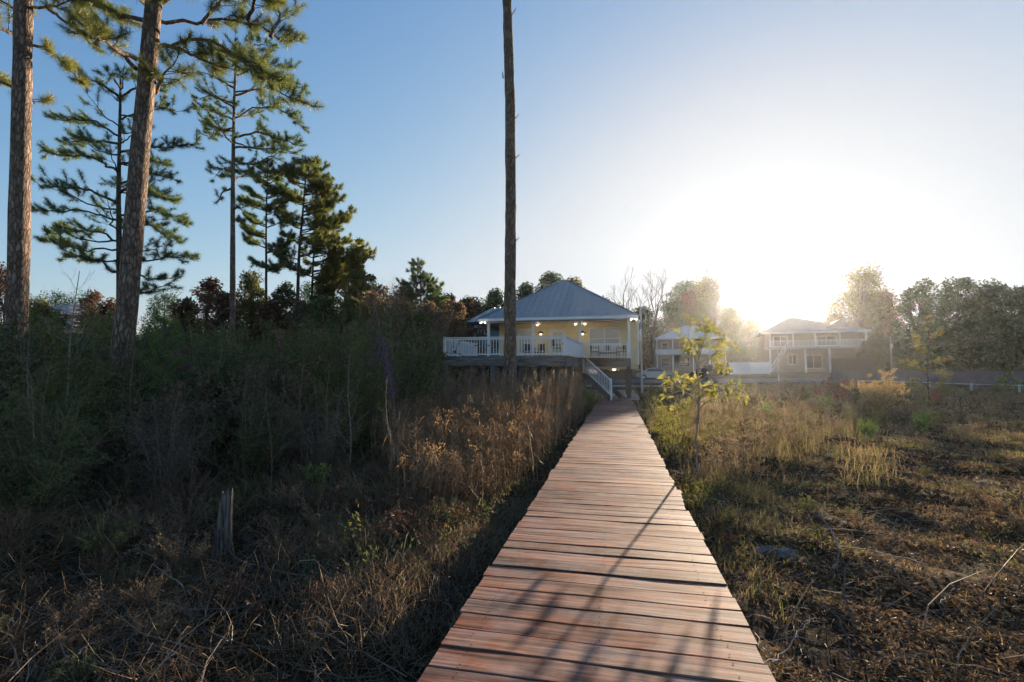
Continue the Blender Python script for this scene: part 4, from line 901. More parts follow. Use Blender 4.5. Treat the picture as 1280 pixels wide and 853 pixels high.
# ------------------------------------------------------------------ ground cover
def on_walk(x, y, m=.06): return (x > BXL-m) & (x < BXR+m) & (y < 29.7)
def scatter(n, pxr, Dr, power=1.0, xlim=None, clear=.06):
    px = RG.uniform(*pxr, n); D = Dr[0]+(Dr[1]-Dr[0])*RG.random(n)**power
    P = EYE+(FPX*fw[None]+(px[:, None]-640)*rt[None])*(D/FPX)[:, None]
    x, y = P[:, 0], P[:, 1]; ok = ~on_walk(x, y, clear) & (y > -1)
    if xlim == 'L': ok &= x < 0
    if xlim == 'R': ok &= x > 0
    ok &= ~((x > -7.8) & (x < 1.4) & (y > 29.6) & (y < 44))
    x, y = x[ok], y[ok]
    return np.stack([x, y, gz(x, y)], 1), px[ok], D[ok]
def clumped(n, pxr, Dr, power, nclump, sig, **k):
    c, px, D = scatter(nclump, pxr, Dr, power, **k); i_ = RG.integers(len(c), size=n)
    x = c[i_, 0]+RG.normal(0, sig, n)*(.5+D[i_]/20); y = c[i_, 1]+RG.normal(0, sig, n)*(.5+D[i_]/20); ok = ~on_walk(x, y, .05)
    x, y = x[ok], y[ok]; return np.stack([x, y, gz(x, y)], 1), i_[ok]
# fallen leaves, dead twigs and matted straw: colours darkened for the shade left of the walk, dry on the cleared field at right
for side, pxr, nl, nt_, ns, nc in (('shade_dark', (-80, 760), 38000, 4200, 18000, 300), ('dry', (780, 1400), 70000, 3600, 30000, 520)):
    in_shade = side == 'shade_dark'; sx = 'L' if in_shade else 'R'
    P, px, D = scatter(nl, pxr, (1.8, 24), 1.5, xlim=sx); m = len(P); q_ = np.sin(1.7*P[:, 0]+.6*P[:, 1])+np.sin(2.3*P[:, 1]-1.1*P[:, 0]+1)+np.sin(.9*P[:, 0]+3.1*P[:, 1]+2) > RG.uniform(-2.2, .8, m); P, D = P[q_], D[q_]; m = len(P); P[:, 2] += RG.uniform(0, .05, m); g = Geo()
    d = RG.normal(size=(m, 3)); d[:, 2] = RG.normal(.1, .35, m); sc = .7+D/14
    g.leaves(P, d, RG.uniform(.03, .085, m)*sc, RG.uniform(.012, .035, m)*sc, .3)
    tag(g.build(side+'_leaf_litter', M['litter_shade' if in_shade else 'litter']), kind='stuff')
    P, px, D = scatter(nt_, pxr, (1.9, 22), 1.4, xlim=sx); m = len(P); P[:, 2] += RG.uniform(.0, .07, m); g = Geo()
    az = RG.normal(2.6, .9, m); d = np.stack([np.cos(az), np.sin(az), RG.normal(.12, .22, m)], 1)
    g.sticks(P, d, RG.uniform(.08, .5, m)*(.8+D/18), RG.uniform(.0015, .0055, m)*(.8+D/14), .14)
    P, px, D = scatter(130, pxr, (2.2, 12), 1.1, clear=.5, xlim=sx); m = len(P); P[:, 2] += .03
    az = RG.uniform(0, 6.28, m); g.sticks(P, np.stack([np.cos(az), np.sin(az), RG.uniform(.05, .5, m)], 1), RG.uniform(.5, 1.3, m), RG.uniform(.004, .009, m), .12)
    tag(g.build(side+'_twig_litter', M['twig_shade' if in_shade else 'twig']), kind='stuff')
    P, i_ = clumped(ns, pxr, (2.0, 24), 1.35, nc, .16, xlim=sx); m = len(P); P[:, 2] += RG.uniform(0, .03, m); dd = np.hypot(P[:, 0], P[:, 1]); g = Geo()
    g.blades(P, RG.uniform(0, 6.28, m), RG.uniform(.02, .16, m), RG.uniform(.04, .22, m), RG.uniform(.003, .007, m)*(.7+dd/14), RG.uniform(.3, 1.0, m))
    tag(g.build(side+'_dead_grass', M['straw_shade' if in_shade else 'straw']), kind='stuff')
# weeds along the right side of the walk: green-gold tall grass and seed heads
g = Geo(); g2 = Geo()
P, i_ = clumped(15000, (800, 1090), (8.5, 27), .8, 150, .24, xlim='R', clear=.12); m = len(P); dd = np.hypot(P[:, 0], P[:, 1])
h = RG.uniform(.12, .5, m)*np.clip((dd-5)/8, .35, 1.1)*(.45+.75*RG.random(150))[i_]
k = RG.random(m) < .5
g.blades(P[k], RG.uniform(0, 6.28, k.sum()), h[k], RG.uniform(.03, .25, k.sum()), RG.uniform(.006, .012, k.sum())*(.7+dd[k]/20), .25)
g2.blades(P[~k], RG.uniform(0, 6.28, (~k).sum()), h[~k]*1.25, RG.uniform(.05, .25, (~k).sum()), RG.uniform(.005, .010, (~k).sum())*(.7+dd[~k]/20), .2)
for pxr, Dr, n, nc, hh in (((1060, 1400), (11, 42), 16000, 420, .30), ((800, 1100), (24, 46), 9000, 240, .5), ((800, 960), (4.5, 9), 2600, 60, .26)):
    P, i_ = clumped(n, pxr, Dr, .8, nc, .22, xlim='R', clear=.1); m = len(P); dd = np.hypot(P[:, 0], P[:, 1]); k = RG.random(m) < .45
    h = hh*RG.uniform(.4, 1.2, m)
    g.blades(P[k], RG.uniform(0, 6.28, k.sum()), h[k], RG.uniform(.03, .2, k.sum()), RG.uniform(.005, .010, k.sum())*(.7+dd[k]/18), .3)
    g2.blades(P[~k], RG.uniform(0, 6.28, (~k).sum()), h[~k], RG.uniform(.05, .3, (~k).sum()), RG.uniform(.005, .010, (~k).sum())*(.7+dd[~k]/18), .4)
P, i_ = clumped(15000, (850, 1400), (4.5, 22), .9, 420, .22, xlim='R', clear=.1); m = len(P); dd = np.hypot(P[:, 0], P[:, 1])
g2.blades(P, RG.uniform(0, 6.28, m), RG.uniform(.05, .22, m), RG.uniform(.05, .22, m), RG.uniform(.004, .008, m)*(.7+dd/18), .5)
tag(g.build('weed_grass', M['weed']), kind='stuff'); tag(g2.build('golden_grass', M['straw']), kind='stuff')
g = Geo(); P, i_ = clumped(6000, (840, 1400), (5.0, 22), .9, 70, .30, xlim='R', clear=.15); m = len(P); dd = np.hypot(P[:, 0], P[:, 1])
P[:, 2] += RG.uniform(0, .10, m); g.leaves(P, RG.normal(size=(m, 3))+[0, 0, .6], RG.uniform(.025, .06, m)*(.7+dd/16), RG.uniform(.008, .018, m)*(.7+dd/16))
tag(g.build('green_ground_cover', M['olive']), kind='stuff')
# dry reeds between the thicket and the walk
g = Geo(); g2 = Geo()
c = []
while len(c) < 520:
    px = RG.uniform(425, 740); D = RG.uniform(7.5, 22.5); b = ground_at(px, D)
    lim = np.interp(D, [7, 11, 16, 23], [-2.2, -1.75, -1.55, -1.45])
    if b[0] < lim and b[0] > -9 and not (px < np.interp(D, [7, 12, 22], [520, 470, 430])): c.append((b[0], b[1], D))
c = np.array(c)
for (x, y, D) in c:
    n = 5; P = np.stack([x+RG.normal(0, .16, n), y+RG.normal(0, .16, n)], 1); P = np.column_stack([P, gz(P[:, 0], P[:, 1])])
    Ht = np.interp(D, [7, 11, 16, 22], [.9, 1.25, 1.8, 2.25])*RG.uniform(.7, 1.12)
    d = RG.normal(0, .12, (n, 3)); d[:, 2] = 1; g.sticks(P, d, Ht*RG.uniform(.75, 1.1, n), .006+.0004*D, .05)
    for q in range(n):
        m = 11; tt = RG.uniform(.25, 1.0, m); pos = P[q]+d[q]/np.linalg.norm(d[q])*Ht*tt[:, None]
        g2.blades(pos, RG.uniform(0, 6.28, m), RG.uniform(.0, .12, m), RG.uniform(.08, .30, m), RG.uniform(.012, .024, m), RG.uniform(1.0, 3.0, m))
    if RG.random() < .5:
        q = RG.integers(n); tp = P[q]+d[q]/np.linalg.norm(d[q])*Ht*.97; m = 26
        g2.leaves(tp+RG.normal(0, .05, (m, 3)), RG.normal(size=(m, 3))+[0, 0, .6], .05, .02)
tag(g.build('dry_reed_stalks', M['tanstem']), kind='stuff'); tag(g2.build('dry_reed_leaves', M['reed']), kind='stuff')
# low dark green cover on the left of the walk
g = Geo(); P, i_ = clumped(15000, (380, 760), (5.0, 22), .9, 360, .22, xlim='L', clear=.12); m = len(P)
P[:, 2] += RG.uniform(0, .22, m); g.leaves(P, RG.normal(size=(m, 3))+[0, 0, .5], RG.uniform(.04, .09, m), RG.uniform(.014, .03, m))
tag(g.build('ground_cover', M['dark']), kind='stuff')
g = Geo(); P, i_ = clumped(9000, (380, 740), (4.0, 12), 1.0, 160, .2, xlim='L', clear=.2); m = len(P)
g.blades(P, RG.uniform(0, 6.28, m), RG.uniform(.1, .4, m), RG.uniform(.05, .3, m), .006, .4)
tag(g.build('brown_undergrowth', M['brown']), kind='stuff')
# tangle of dead stems over the shaded left ground
g = Geo(); P, px, D = scatter(7000, (-100, 620), (3.2, 10.5), 1.1, xlim='L', clear=.35); m = len(P); d = RG.normal(0, .75, (m, 3)); d[:, 2] = np.abs(RG.normal(.55, .4, m))
g.sticks(P, d, RG.uniform(.2, .85, m)*np.clip(D/7, .5, 1.1), RG.uniform(.0018, .0045, m)*(.8+D/12), .22)
tag(g.build('dead_stem_tangle', M['straw_shade']), kind='stuff')

reseed(104)
# ------------------------------------------------------------------ single plants near the walk
def weed_proto(name, label, mat, stem, H, Wd, nst, nleaf, L, W, group, cat='weed'):
    return shrub_proto(name, label, cat, group, mat, stem, nst, H, Wd, nleaf, L, W, nst*9)
def put(pr, px, D, sc=1, rz=None, label=None, first=False):
    b = ground_at(px, D); rz = RG.uniform(0, 6.28) if rz is None else rz
    if first:
        pr.location = b; pr.rotation_euler = (0, 0, rz); pr.scale = (sc,)*3
        if label: pr['label'] = label
        return pr
    return dup(pr, b, rz, sc, label)
# leafy weeds lining the right edge
GW = 'yellow-green weeds along the right edge of the boardwalk'
pr = weed_proto('leafy_weed', 'yellow-green leafy weed growing in the row along the right edge of the boardwalk', M['yellow'], M['stem'], .75, .6, 9, 520, .075, .02, GW)
for k, (px, D, sc, *alt) in enumerate([(868, 7.4, .55), (880, 7.9, .6), (862, 8.2, .5), (896, 8.4, .55), (838, 11.5, 1.0), (846, 12.6, 1.15), (832, 13.5, 1.2), (858, 13.0, 1.0), (824, 16, 1.3), (838, 17, 1.4), (852, 16, 1.2), (816, 20, 1.4), (874, 12, .9), (890, 14, 1.0, 1), (910, 15, 1.0, 1), (826, 24, 1.5), (858, 20, 1.3), (1000, 15, .8, 1), (1020, 13.5, .7, 1), (960, 18, 1.0, 1)]):
    o_ = put(pr, px, D, sc, first=(k == 0), label='yellow-green leafy weed mixed into the tall golden weeds of the field' if alt else None)
    if alt: o_['group'] = 'leafy weeds among the golden weeds'
GS = 'tall seeding weeds right of the boardwalk'
pr = weed_proto('seeding_weed', 'tall golden seeding weed standing in the group around the young sapling right of the walk', M['gold'], M['tanstem'], .98, .8, 11, 620, .055, .016, GS)
for k, (px, D, sc) in enumerate([(897, 8.8, .95), (912, 9.5, 1.05), (884, 10.2, 1.0), (938, 10, 1.0), (962, 11, 1.05), (925, 11.6, 1.1), (990, 12.4, .95), (905, 12.8, 1.1), (1015, 13.4, .9), (950, 13.4, 1.05), (872, 12, 1.1), (980, 15, 1.0), (935, 16, 1.1), (1005, 17, 1.0), (895, 16.5, 1.1), (1040, 15.5, .8), (965, 18.5, 1.1), (1030, 19, 1.0), (915, 20, 1.2), (870, 18, 1.15), (1060, 18, .8), (990, 21, 1.1)]):
    put(pr, px, D, sc, first=(k == 0))
# golden and red bushes in the middle distance of the field
bush = weed_proto('golden_bush', 'golden backlit rounded bush, the largest in the middle of the right field', M['goldbush'], M['stem'], 2.0, 2.6, 24, 11000, .09, .034, None, 'bush')
put(bush, 1098, 21, .95, first=True)
pr = weed_proto('red_bush', 'red-leaved bush just left of the large golden bush', M['redflower'], M['stem'], 1.6, 1.8, 12, 1900, .11, .04, None, 'bush')
put(pr, 1048, 27, 1.0, first=True); put(pr, 1168, 26, .55, label='small russet bush between the golden bush and the yellow sapling'); put(pr, 1022, 29, .7, label='small red bush low at the left of the tall red one')
pr = weed_proto('green_bush', 'light green bush left of the red bush in the field', M['bright'], M['stem'], 1.2, 1.3, 12, 1500, .10, .04, None, 'bush')
put(pr, 1028, 22, .7, first=True); put(pr, 1150, 15.5, .6, label='pale leafy bush in the right half of the field, nearer than the golden one'); put(pr, 1082, 15, .5, label='small bright green bush between golden grass and dark stubble'); put(pr, 738, 24, 1.0, label='light green bush beside the foot of the cottage stairs'); put(pr, 722, 22, .8, label='light green bush left of the boardwalk end under the deck edge'); put(pr, 958, 20.5, .5, label='little green bush in the golden grass')
GX = 'brown and green scrub dotted over the right field'
pr1 = weed_proto('field_scrub', 'low brown scrub clump dotted over the right field', M['brown'], M['greystem'], .8, 1.1, 12, 900, .06, .025, GX, 'scrub')
pr2 = weed_proto('field_scrub', 'low green scrub clump dotted over the right field', M['olive'], M['greystem'], .7, 1.1, 12, 1400, .06, .025, GX+', green', 'scrub')
f1 = f2 = True
for k in range(190):
    px = RG.uniform(850, 1340); D = RG.uniform(6, 40)
    if px < 880 and D < 12: continue
    s = RG.uniform(.35, .85)*(1 if D > 14 else .5)*(1.5 if D > 26 else 1)
    if RG.random() < .55: put(pr1, px, D, s, first=f1); f1 = False
    else: put(pr2, px, D, s, first=f2); f2 = False
# bright plants in the shade on the left
pr = weed_proto('leafy_plant', 'bright yellow-green leafy plant beside the left litter, lit by the sun', M['yellow'], M['stem'], .5, .4, 7, 120, .085, .036, None, 'plant')
b = put(pr, 447, 5.6, .9, first=True)
put(pr, 440, 5.9, .5, label='tiny yellow-green sprig just above the bright leafy plant'); put(pr, 560, 5.9, .6, label='yellowish sprig among reddish weeds by the left edge of the walk'); put(pr, 349, 5.6, .5, label='small yellow tuft beside the weathered stump')
pr = weed_proto('green_shrub', 'small mid-green shrub in front of the dark thicket', M['bright'], M['stem'], .9, .7, 9, 900, .05, .03, None, 'shrub')
put(pr, 400, 8.3, .8, first=True); put(pr, 512, 13, 1.0, label='green shrub behind the bare saplings')
GRW = 'reddish low weeds left of the walk'
pr = weed_proto('red_weed', 'reddish low weed in the row between litter and reeds left of the walk', M['redoak'], M['stem'], .5, .7, 10, 420, .05, .025, GRW)
for k, (px, D, sc, *alt) in enumerate([(480, 5.9, .8), (505, 6.1, .9), (530, 6.0, .8), (552, 6.4, .9), (575, 6.6, .8), (500, 7.2, 1.1), (465, 6.8, 1.0), (540, 7.4, 1.1), (590, 7.8, 1.0), (430, 7.4, 1.0), (610, 8.6, .9), (300, 4.6, .7, 0), (330, 4.4, .6, 0), (905, 6.0, .5, 1), (892, 6.6, .45, 1)]):
    o_ = put(pr, px, D, sc, first=(k == 0), label=('reddish low weed in the litter in front of the weathered stump', 'small reddish weed at the right edge of the walk near the pale log')[alt[0]] if alt else None)
    if alt: o_['group'] = ('reddish weeds before the stump', 'reddish weeds by the log')[alt[0]]
# evergreen young pine in the thicket
def young_pine(label, px, D, ytop):
    b = ground_at(px, D); t = thing('young_pine', label, 'tree', b); H = at(px, ytop, D)[2]-b[2]
    tg, p = trunk_geo([b, b+[0, 0, H*.5], b+[0, 0, H]], .03, .012, 6, 10, False); wd, tf = Geo(), []
    auto_boughs(wd, tf, p, .25, 16, lambda u: .75*(1-.75*u), .018, (.4, .9), .3, .25, 1.0)
    finish_pine(t, b, tg, wd, tf, M['stem'], M['bright'], 26, .15, .005)
young_pine('bright green young pine in the thicket right of the leaning trunk', 204, 10.5, 402)
reseed(105)
# bare saplings
def sapling(label, px, D, ytop, mat='palestem', depth=4, spread=.35, r=.016, lean=0, name='bare_sapling'):
    b = ground_at(px, D); H = at(px, ytop, D)[2]-b[2]; t = thing(name, label, 'sapling', b); g = Geo()
    p, _ = resample([(0, 0, -.1), (lean*.3+.05, .03, H*.3), (lean*.7-.04, -.04, H*.65), (lean, 0, H)], 12); g.tube(p, np.linspace(r, r*.2, 12), 6)
    for k in range(2, 11):
        for _ in range(2):
            az = RG.uniform(0, 6.28); grow(g, p[k], nrm(np.array([math.cos(az), math.sin(az), 1.1])), H*.13*(1.15-k/14), r*.42*(1.1-k/13), 2, .4)
    g.build('stem', M[mat], t, True); return t
sapling('white-stemmed bare sapling rising above the shrubs between the two big trunks', 80, 9.5, 338, 'palestem', r=.028, lean=.25)
sapling('crooked grey sapling at the far left in front of the dark shrubs', 55, 7.6, 410, 'greystem', r=.022, lean=-.35)
sapling('tall dry grey sapling left of the purple flecked stem', 438, 9.5, 432, 'palestem', r=.014)
sapling('dry sapling under the purple flecked stem', 490, 9.2, 470, 'palestem', r=.014, lean=-.1)
sapling('thin bare sapling at the edge of the reeds', 560, 12.5, 428, 'greystem', r=.012)
sapling('thin dead sapling standing in the reeds right of the thicket', 590, 15, 440, 'greystem', r=.014)
sapling('bare twiggy sapling at the back of the thicket near the deck', 545, 18, 380, 'greystem', r=.02)
sapling('tall bare stem left of the young pointed pine', 468, 22, 345, 'greystem', r=.04)
for k in range(18):
    px, D = 20+k*27+RG.uniform(-12, 12), RG.uniform(7.2, 11.5)+max(0, k-13)*1.3
    o_ = sapling('thin bare grey sapling among the dark shrubs of the left thicket', px, D, RG.uniform(415, 490), 'tanstem' if k % 3 else 'greystem', r=RG.uniform(.009, .015), lean=RG.uniform(-.3, .3)); o_['group'] = 'thin bare saplings in the thicket'
# bare stem with flecks added for a purple lens flare
b = ground_at(490, 10.5); t = thing('flare_flecked_stem', 'slender leaning stem with added flecks of dim purple lens flare before the thicket', 'plant', b); g = Geo(); pts_ = [at(496, 560, 10.5), at(492, 490, 10.5), at(482, 450, 10.6), at(472, 405, 10.7), at(467, 360, 10.8)]
p, _ = resample([b]+pts_, 14); g.tube(p-b, np.linspace(.016, .005, 14), 5); g.build('stem', M['greystem'], t, True)
g = Geo(); m = 520; f = RG.uniform(5.2, 9.2, m); i_ = f.astype(int); q = p[i_]+(p[i_+1]-p[i_])*(f-i_)[:, None]-b+RG.normal(0, .055, (m, 3)); g.leaves(q, RG.normal(size=(m, 3)), .035, .022); g.build('flare_fleck', M['purple'], t)
reseed(106)
# broad leaved sapling right of the walk
def broad_sapling(label, px, D, boughs, stem_pts, mat, nleaf, L, W, r=.022, name='magnolia_sapling'):
    b = ground_at(px, D); t = thing(name, label, 'sapling', b); wd = Geo(); lf = Geo()
    p, _ = resample([b-[0, 0, .1]]+[at(x, y, D) for x, y in stem_pts], 16); p[2:-1] += RG.normal(0, .012, (13, 3)); wd.tube(p-b, np.linspace(r, r*.35, 16), 7)
    for pl in boughs:
        dd = RG.uniform(-.6, .6); q, Ls = resample([at(x, y, D+dd*k/max(1, len(pl)-1)) for k, (x, y) in enumerate(pl)], 9); wd.tube(q-b, np.linspace(r*.5, r*.16, 9), 5)
        for s in np.linspace(.35, 1, max(3, int(Ls/.16))):
            f = s*8; i_ = min(7, int(f)); c = q[i_]+(q[i_+1]-q[i_])*(f-i_); d0 = nrm(nrm(q[i_+1]-q[i_])+RG.normal(0, .8, 3)+np.array([0, 0, .3]))
            e = c+d0*RG.uniform(.08, .22); wd.tube([c-b, e-b], [r*.14, r*.1], 4)
            n = int(nleaf*RG.uniform(.6, 1.3)); dirs = RG.normal(size=(n, 3))+d0*.5; dirs[:, 2] -= .15
            lf.leaves(np.repeat([e-b], n, 0)+RG.normal(0, .025, (n, 3)), dirs, L*RG.uniform(.6, 1.15, n), W*RG.uniform(.75, 1.15, n), .12)
    wd.build('trunk', M['palestem'] if r < .05 else M['bark_far'], t, True); lf.build('crown', M[mat], t); return t
broad_sapling('young broad-leaved sapling with glowing yellow-green leaves at the right edge of the boardwalk', 872, 8.9,
    [[(872, 505), (866, 480), (850, 468), (838, 468)], [(872, 500), (862, 492), (846, 488), (834, 496)], [(872, 490), (886, 480), (905, 478), (926, 488)], [(873, 470), (868, 440), (858, 418), (864, 408)], [(874, 465), (890, 445), (905, 432), (900, 415)], [(874, 480), (892, 462), (900, 455), (912, 462)], [(873, 450), (880, 425), (888, 412), (886, 405)], [(873, 455), (860, 436), (852, 436)], [(874, 455), (896, 440), (915, 436)], [(873, 490), (880, 494), (876, 500)], [(872, 492), (856, 478), (848, 482)], [(872, 512), (884, 502), (898, 499)]],  # last low bough added for its shadow on the walk
    [(872, 598), (870, 560), (868, 545), (873, 530), (873, 480), (874, 430)], 'magnolia', 9, .16, .06)
broad_sapling('taller yellow-green sapling standing in front of the dim grey fence at right', 1160, 27,
    [[(1160, 470), (1140, 455), (1132, 452)], [(1160, 460), (1180, 450), (1188, 450)], [(1160, 440), (1146, 430), (1142, 420)], [(1160, 430), (1172, 418), (1176, 414)], [(1160, 415), (1158, 404), (1160, 398)], [(1160, 480), (1180, 476), (1190, 470)], [(1160, 482), (1146, 476), (1138, 476)], [(1160, 450), (1152, 440), (1150, 436)], [(1160, 465), (1170, 462), (1176, 466)]],
    [(1160, 490), (1160, 450), (1160, 405)], 'olive_y', 20, .17, .075, .05, 'broadleaf_sapling')
broad_sapling('small yellow-green sapling at the right edge beyond the white rail', 1260, 36, [[(1260, 486), (1250, 482), (1244, 484)], [(1260, 482), (1270, 478), (1274, 482)], [(1260, 476), (1258, 470), (1262, 466)], [(1260, 480), (1252, 474), (1250, 472)], [(1260, 488), (1268, 486), (1274, 490)]], [(1260, 494), (1260, 470)], 'bright', 22, .26, .11, .05, 'broadleaf_sapling')

reseed(107)
# stump, deadwood, single branches
b = ground_at(288, 6.1); b[2] = -.66; t = thing('weathered_stump', 'split grey weathered stump standing in the shade before the thicket', 'stump', b)
def splinter(pts, r, ragged, seg=9):
    g = Geo(); p, _ = resample(pts, 12); g.tube(p, np.linspace(r, r*.8, 12), seg, True); v = g.v[0]; c = np.repeat(p, seg, 0); n = 12*seg
    wob = 1+.22*np.sin(np.tile(np.arange(seg), 12)*2.3+ragged)+RG.normal(0, .05, n); v[:n] = c+(v[:n]-c)*wob[:, None]; v[n-seg:n, 2] += RG.uniform(-.07, .1, seg); v[n+1, 2] -= .04; return g
splinter([(-.06, 0, -.1), (-.05, .01, .35), (-.02, 0, .70)], .055, 0).build('splinter', M['stump'], t)
splinter([(.055, .02, -.1), (.05, 0, .35), (.06, 0, .74)], .042, 1.2).build('splinter', M['stump'], t)
splinter([(-.02, -.02, -.1), (-.02, -.02, .12), (-.03, -.02, .25)], .09, 2).build('base', M['stump'], t)
def branch(label, pix, D0, D1, r, mat='palestem', forks=3, name='fallen_branch'):
    n = len(pix); P = np.array([at(x, y, D0+(D1-D0)*k/(n-1)) for k, (x, y) in enumerate(pix)]); P[:, 2] = np.maximum(P[:, 2], gz(P[:, 0], P[:, 1])+.01)
    b = P[0].copy(); t = thing(name, label, 'branch', b); g = Geo(); p, Ls = resample(P-b, 14); p[1:-1] += RG.normal(0, .008, (12, 3)); g.tube(p, np.linspace(r, r*.35, 14), 6)
    for k in range(forks):
        i_ = RG.integers(4, 12); grow(g, p[i_], nrm(nrm(p[i_+1]-p[i_])+RG.normal(0, .5, 3)+np.array([0, 0, .2])), Ls*.16, r*.4, 1, .4)
    g.build('limb', M[mat], t, True)
branch('pale curved stick arching up from the mulch in the right field', [(1040, 712), (1049, 696), (1047, 676), (1036, 658), (1022, 640)], 5.2, 6.3, .017, forks=0)
branch('long thin pale stick lying across the mulch behind the curved one', [(1158, 706), (1110, 692), (1060, 684), (1010, 676)], 5.0, 5.9, .007, forks=0)
branch('thin pale stick lying further back in the right field', [(1105, 670), (1070, 663), (1040, 661), (1000, 668)], 6.1, 6.5, .007, forks=0)
branch('pale stick by the walk edge in the near right corner', [(965, 828), (988, 808), (1005, 785), (1012, 770)], 3.3, 3.7, .006, forks=1)
branch('bent pale branch at the lower right edge of the field', [(1255, 826), (1264, 815), (1275, 805), (1300, 795)], 3.5, 3.8, .009, forks=1)
branch('short pale twig standing tilted in the right mulch', [(1176, 755), (1184, 745), (1194, 736)], 4.2, 4.3, .008, forks=1)
branch('orange-brown stick leaning in the litter right of the stump', [(328, 750), (338, 722), (346, 700), (353, 672)], 4.5, 4.4, .009, 'brown' if False else 'stem', 0)
branch('grey crooked branch lying in the left litter', [(238, 750), (222, 728), (206, 716), (190, 706)], 4.6, 5.0, .008, forks=1)
branch('pale broken twigs in the lower left corner', [(96, 820), (108, 806), (128, 802), (156, 796)], 3.5, 3.9, .006, forks=3)
branch('dark arching branch beside the left edge of the boardwalk', [(520, 745), (545, 735), (562, 715), (575, 690)], 4.4, 5.4, .012, 'greystem', 3)
branch('long grey dead stem lying between reeds and walk', [(470, 770), (520, 760), (570, 752), (600, 730)], 4.0, 4.9, .009, 'greystem', 4)
b = ground_at(965, 5.75); t = thing('deadwood_log', 'crumbling pale grey log lying beside the right edge of the boardwalk', 'log', b, rz=-.25, sc=(.75, .8, .6))
g = Geo(); p, _ = resample([(-.42, 0, .0), (-.1, .05, .08), (.2, -.03, .07), (.5, -.05, .0)], 14); g.tube(p, [.03, .05, .07, .085, .09, .095, .09, .1, .095, .085, .08, .07, .05, .03], 9, True); v = g.v[0]; v += RG.normal(0, .028, v.shape).astype(np.float32); g.build('trunk', M['rock'], t)

# ------------------------------------------------------------------ far houses, fences, cars
def post_box(g, x, y, z0, z1, w=.09): g.box((x-w, y-w, z0), (x+w, y+w, z1))
def far_root(name, label, px, D, cat='house', base=None):
    b = ground_at(px, D)
    if base is not None: b[2] = base
    return thing(name, label, cat, b), b
# two-storey house with upper deck (front faces the camera)
t, b = far_root('two_storey_house', 'hazy two-storey house with white posts, upper deck and hip roof near the sun', 1003, 70); t.rotation_euler = (0, 0, -.16)
S = 70/FPX; zz = lambda y: at(1003, y, 70)[2]-b[2]; xx = lambda px: (px-1003)*S
g = Geo(); wall_xz(g, 2.2, xx(964), xx(1072), -.6, zz(415), [(xx(991), xx(1000), zz(455), zz(443)), (xx(1010), xx(1028), zz(460), zz(444)), (xx(1024), xx(1044), zz(431), zz(420)), (xx(975), xx(990), zz(432), zz(419))], .2); g.build('front_wall', M['tanside'], t)
g = Geo(); g.box((xx(1071), 2.41, -.6), (xx(1072), 10, zz(415))); g.box((xx(964), 2.41, -.6), (xx(965), 10, zz(415))); g.box((xx(965), 9.8, -.6), (xx(1071), 10, zz(415))); g.build('side_wall', M['tanside'], t)
for a in [(991, 1000, 455, 443), (1010, 1028, 460, 444), (1024, 1044, 431, 420), (975, 990, 432, 419)]: window(xx(a[0]), xx(a[1]), zz(a[2]), zz(a[3]), 2.2, t, mull=2, rows=1)
g = Geo(); g.box((xx(962), -.1, zz(436)), (xx(1074), 2.19, zz(434))); g.build('upper_deck', M['greyside'], t)
g = Geo(); hip(g, xx(957), xx(1078), -.5, 10.5, zz(415), zz(392.5), xx(996), xx(1003), 5.0); g.build('roof', M['greyroof'], t)
g = Geo(); g.add([(xx(1026), .6, zz(414)), (xx(1068), .6, zz(414)), (xx(1046), .6, zz(400)), (xx(1046), 7, zz(400)), (xx(1026), 7, zz(414)), (xx(1068), 7, zz(414))], tris=[(0, 1, 2)], quads=[(0, 2, 3, 4), (1, 5, 3, 2)]); g.build('gable', M['greyroof'], t)
g = Geo(); g.box((xx(957), -.53, zz(417)), (xx(1078), -.502, zz(414.8))); g.build('eave_trim', M['white'], t)
for px in (968, 994, 1018, 1044, 1071):
    g = Geo(); post_box(g, xx(px), 0, zz(433.9), zz(415.3), .10); g.build('porch_post', M['white'], t)
for px in (968, 1007, 1033, 1073):
    g = Geo(); post_box(g, xx(px), .1, -.6, zz(436.2), .11); g.build('porch_post', M['white'], t)
def railing2(t, x0, x1, y, z0, h, st=.16):
    g = Geo(); g.box((x0, y-.04, z0+h-.06), (x1, y+.04, z0+h)); g.box((x0, y-.03, z0+.08), (x1, y+.03, z0+.14)); x = x0
    while x <= x1: g.box((x-.025, y-.02, z0), (x+.025, y+.02, z0+h-.06)); x += st
    return g.build('railing', M['white'], t)
railing2(t, xx(968), xx(1073), -.02, zz(434), 1.0)
g = Geo(); g.beam((xx(986), -.6, zz(436)), (xx(968), -.6, .0), .9, .12); g.build('staircase', M['greyside'], t)
g = Geo(); U = np.array([0, 0, 1.]); a, c = np.array([xx(986), -1.05, zz(436)]), np.array([xx(968), -1.05, 0.]); g.beam(a+U*.95, c+U*.95, .07, .07)
for k in range(12): q = a+(c-a)*k/11; g.box((q[0]-.025, q[1]-.02, q[2]), (q[0]+.025, q[1]+.02, q[2]+.93))
g.build('stair_railing', M['white'], t)
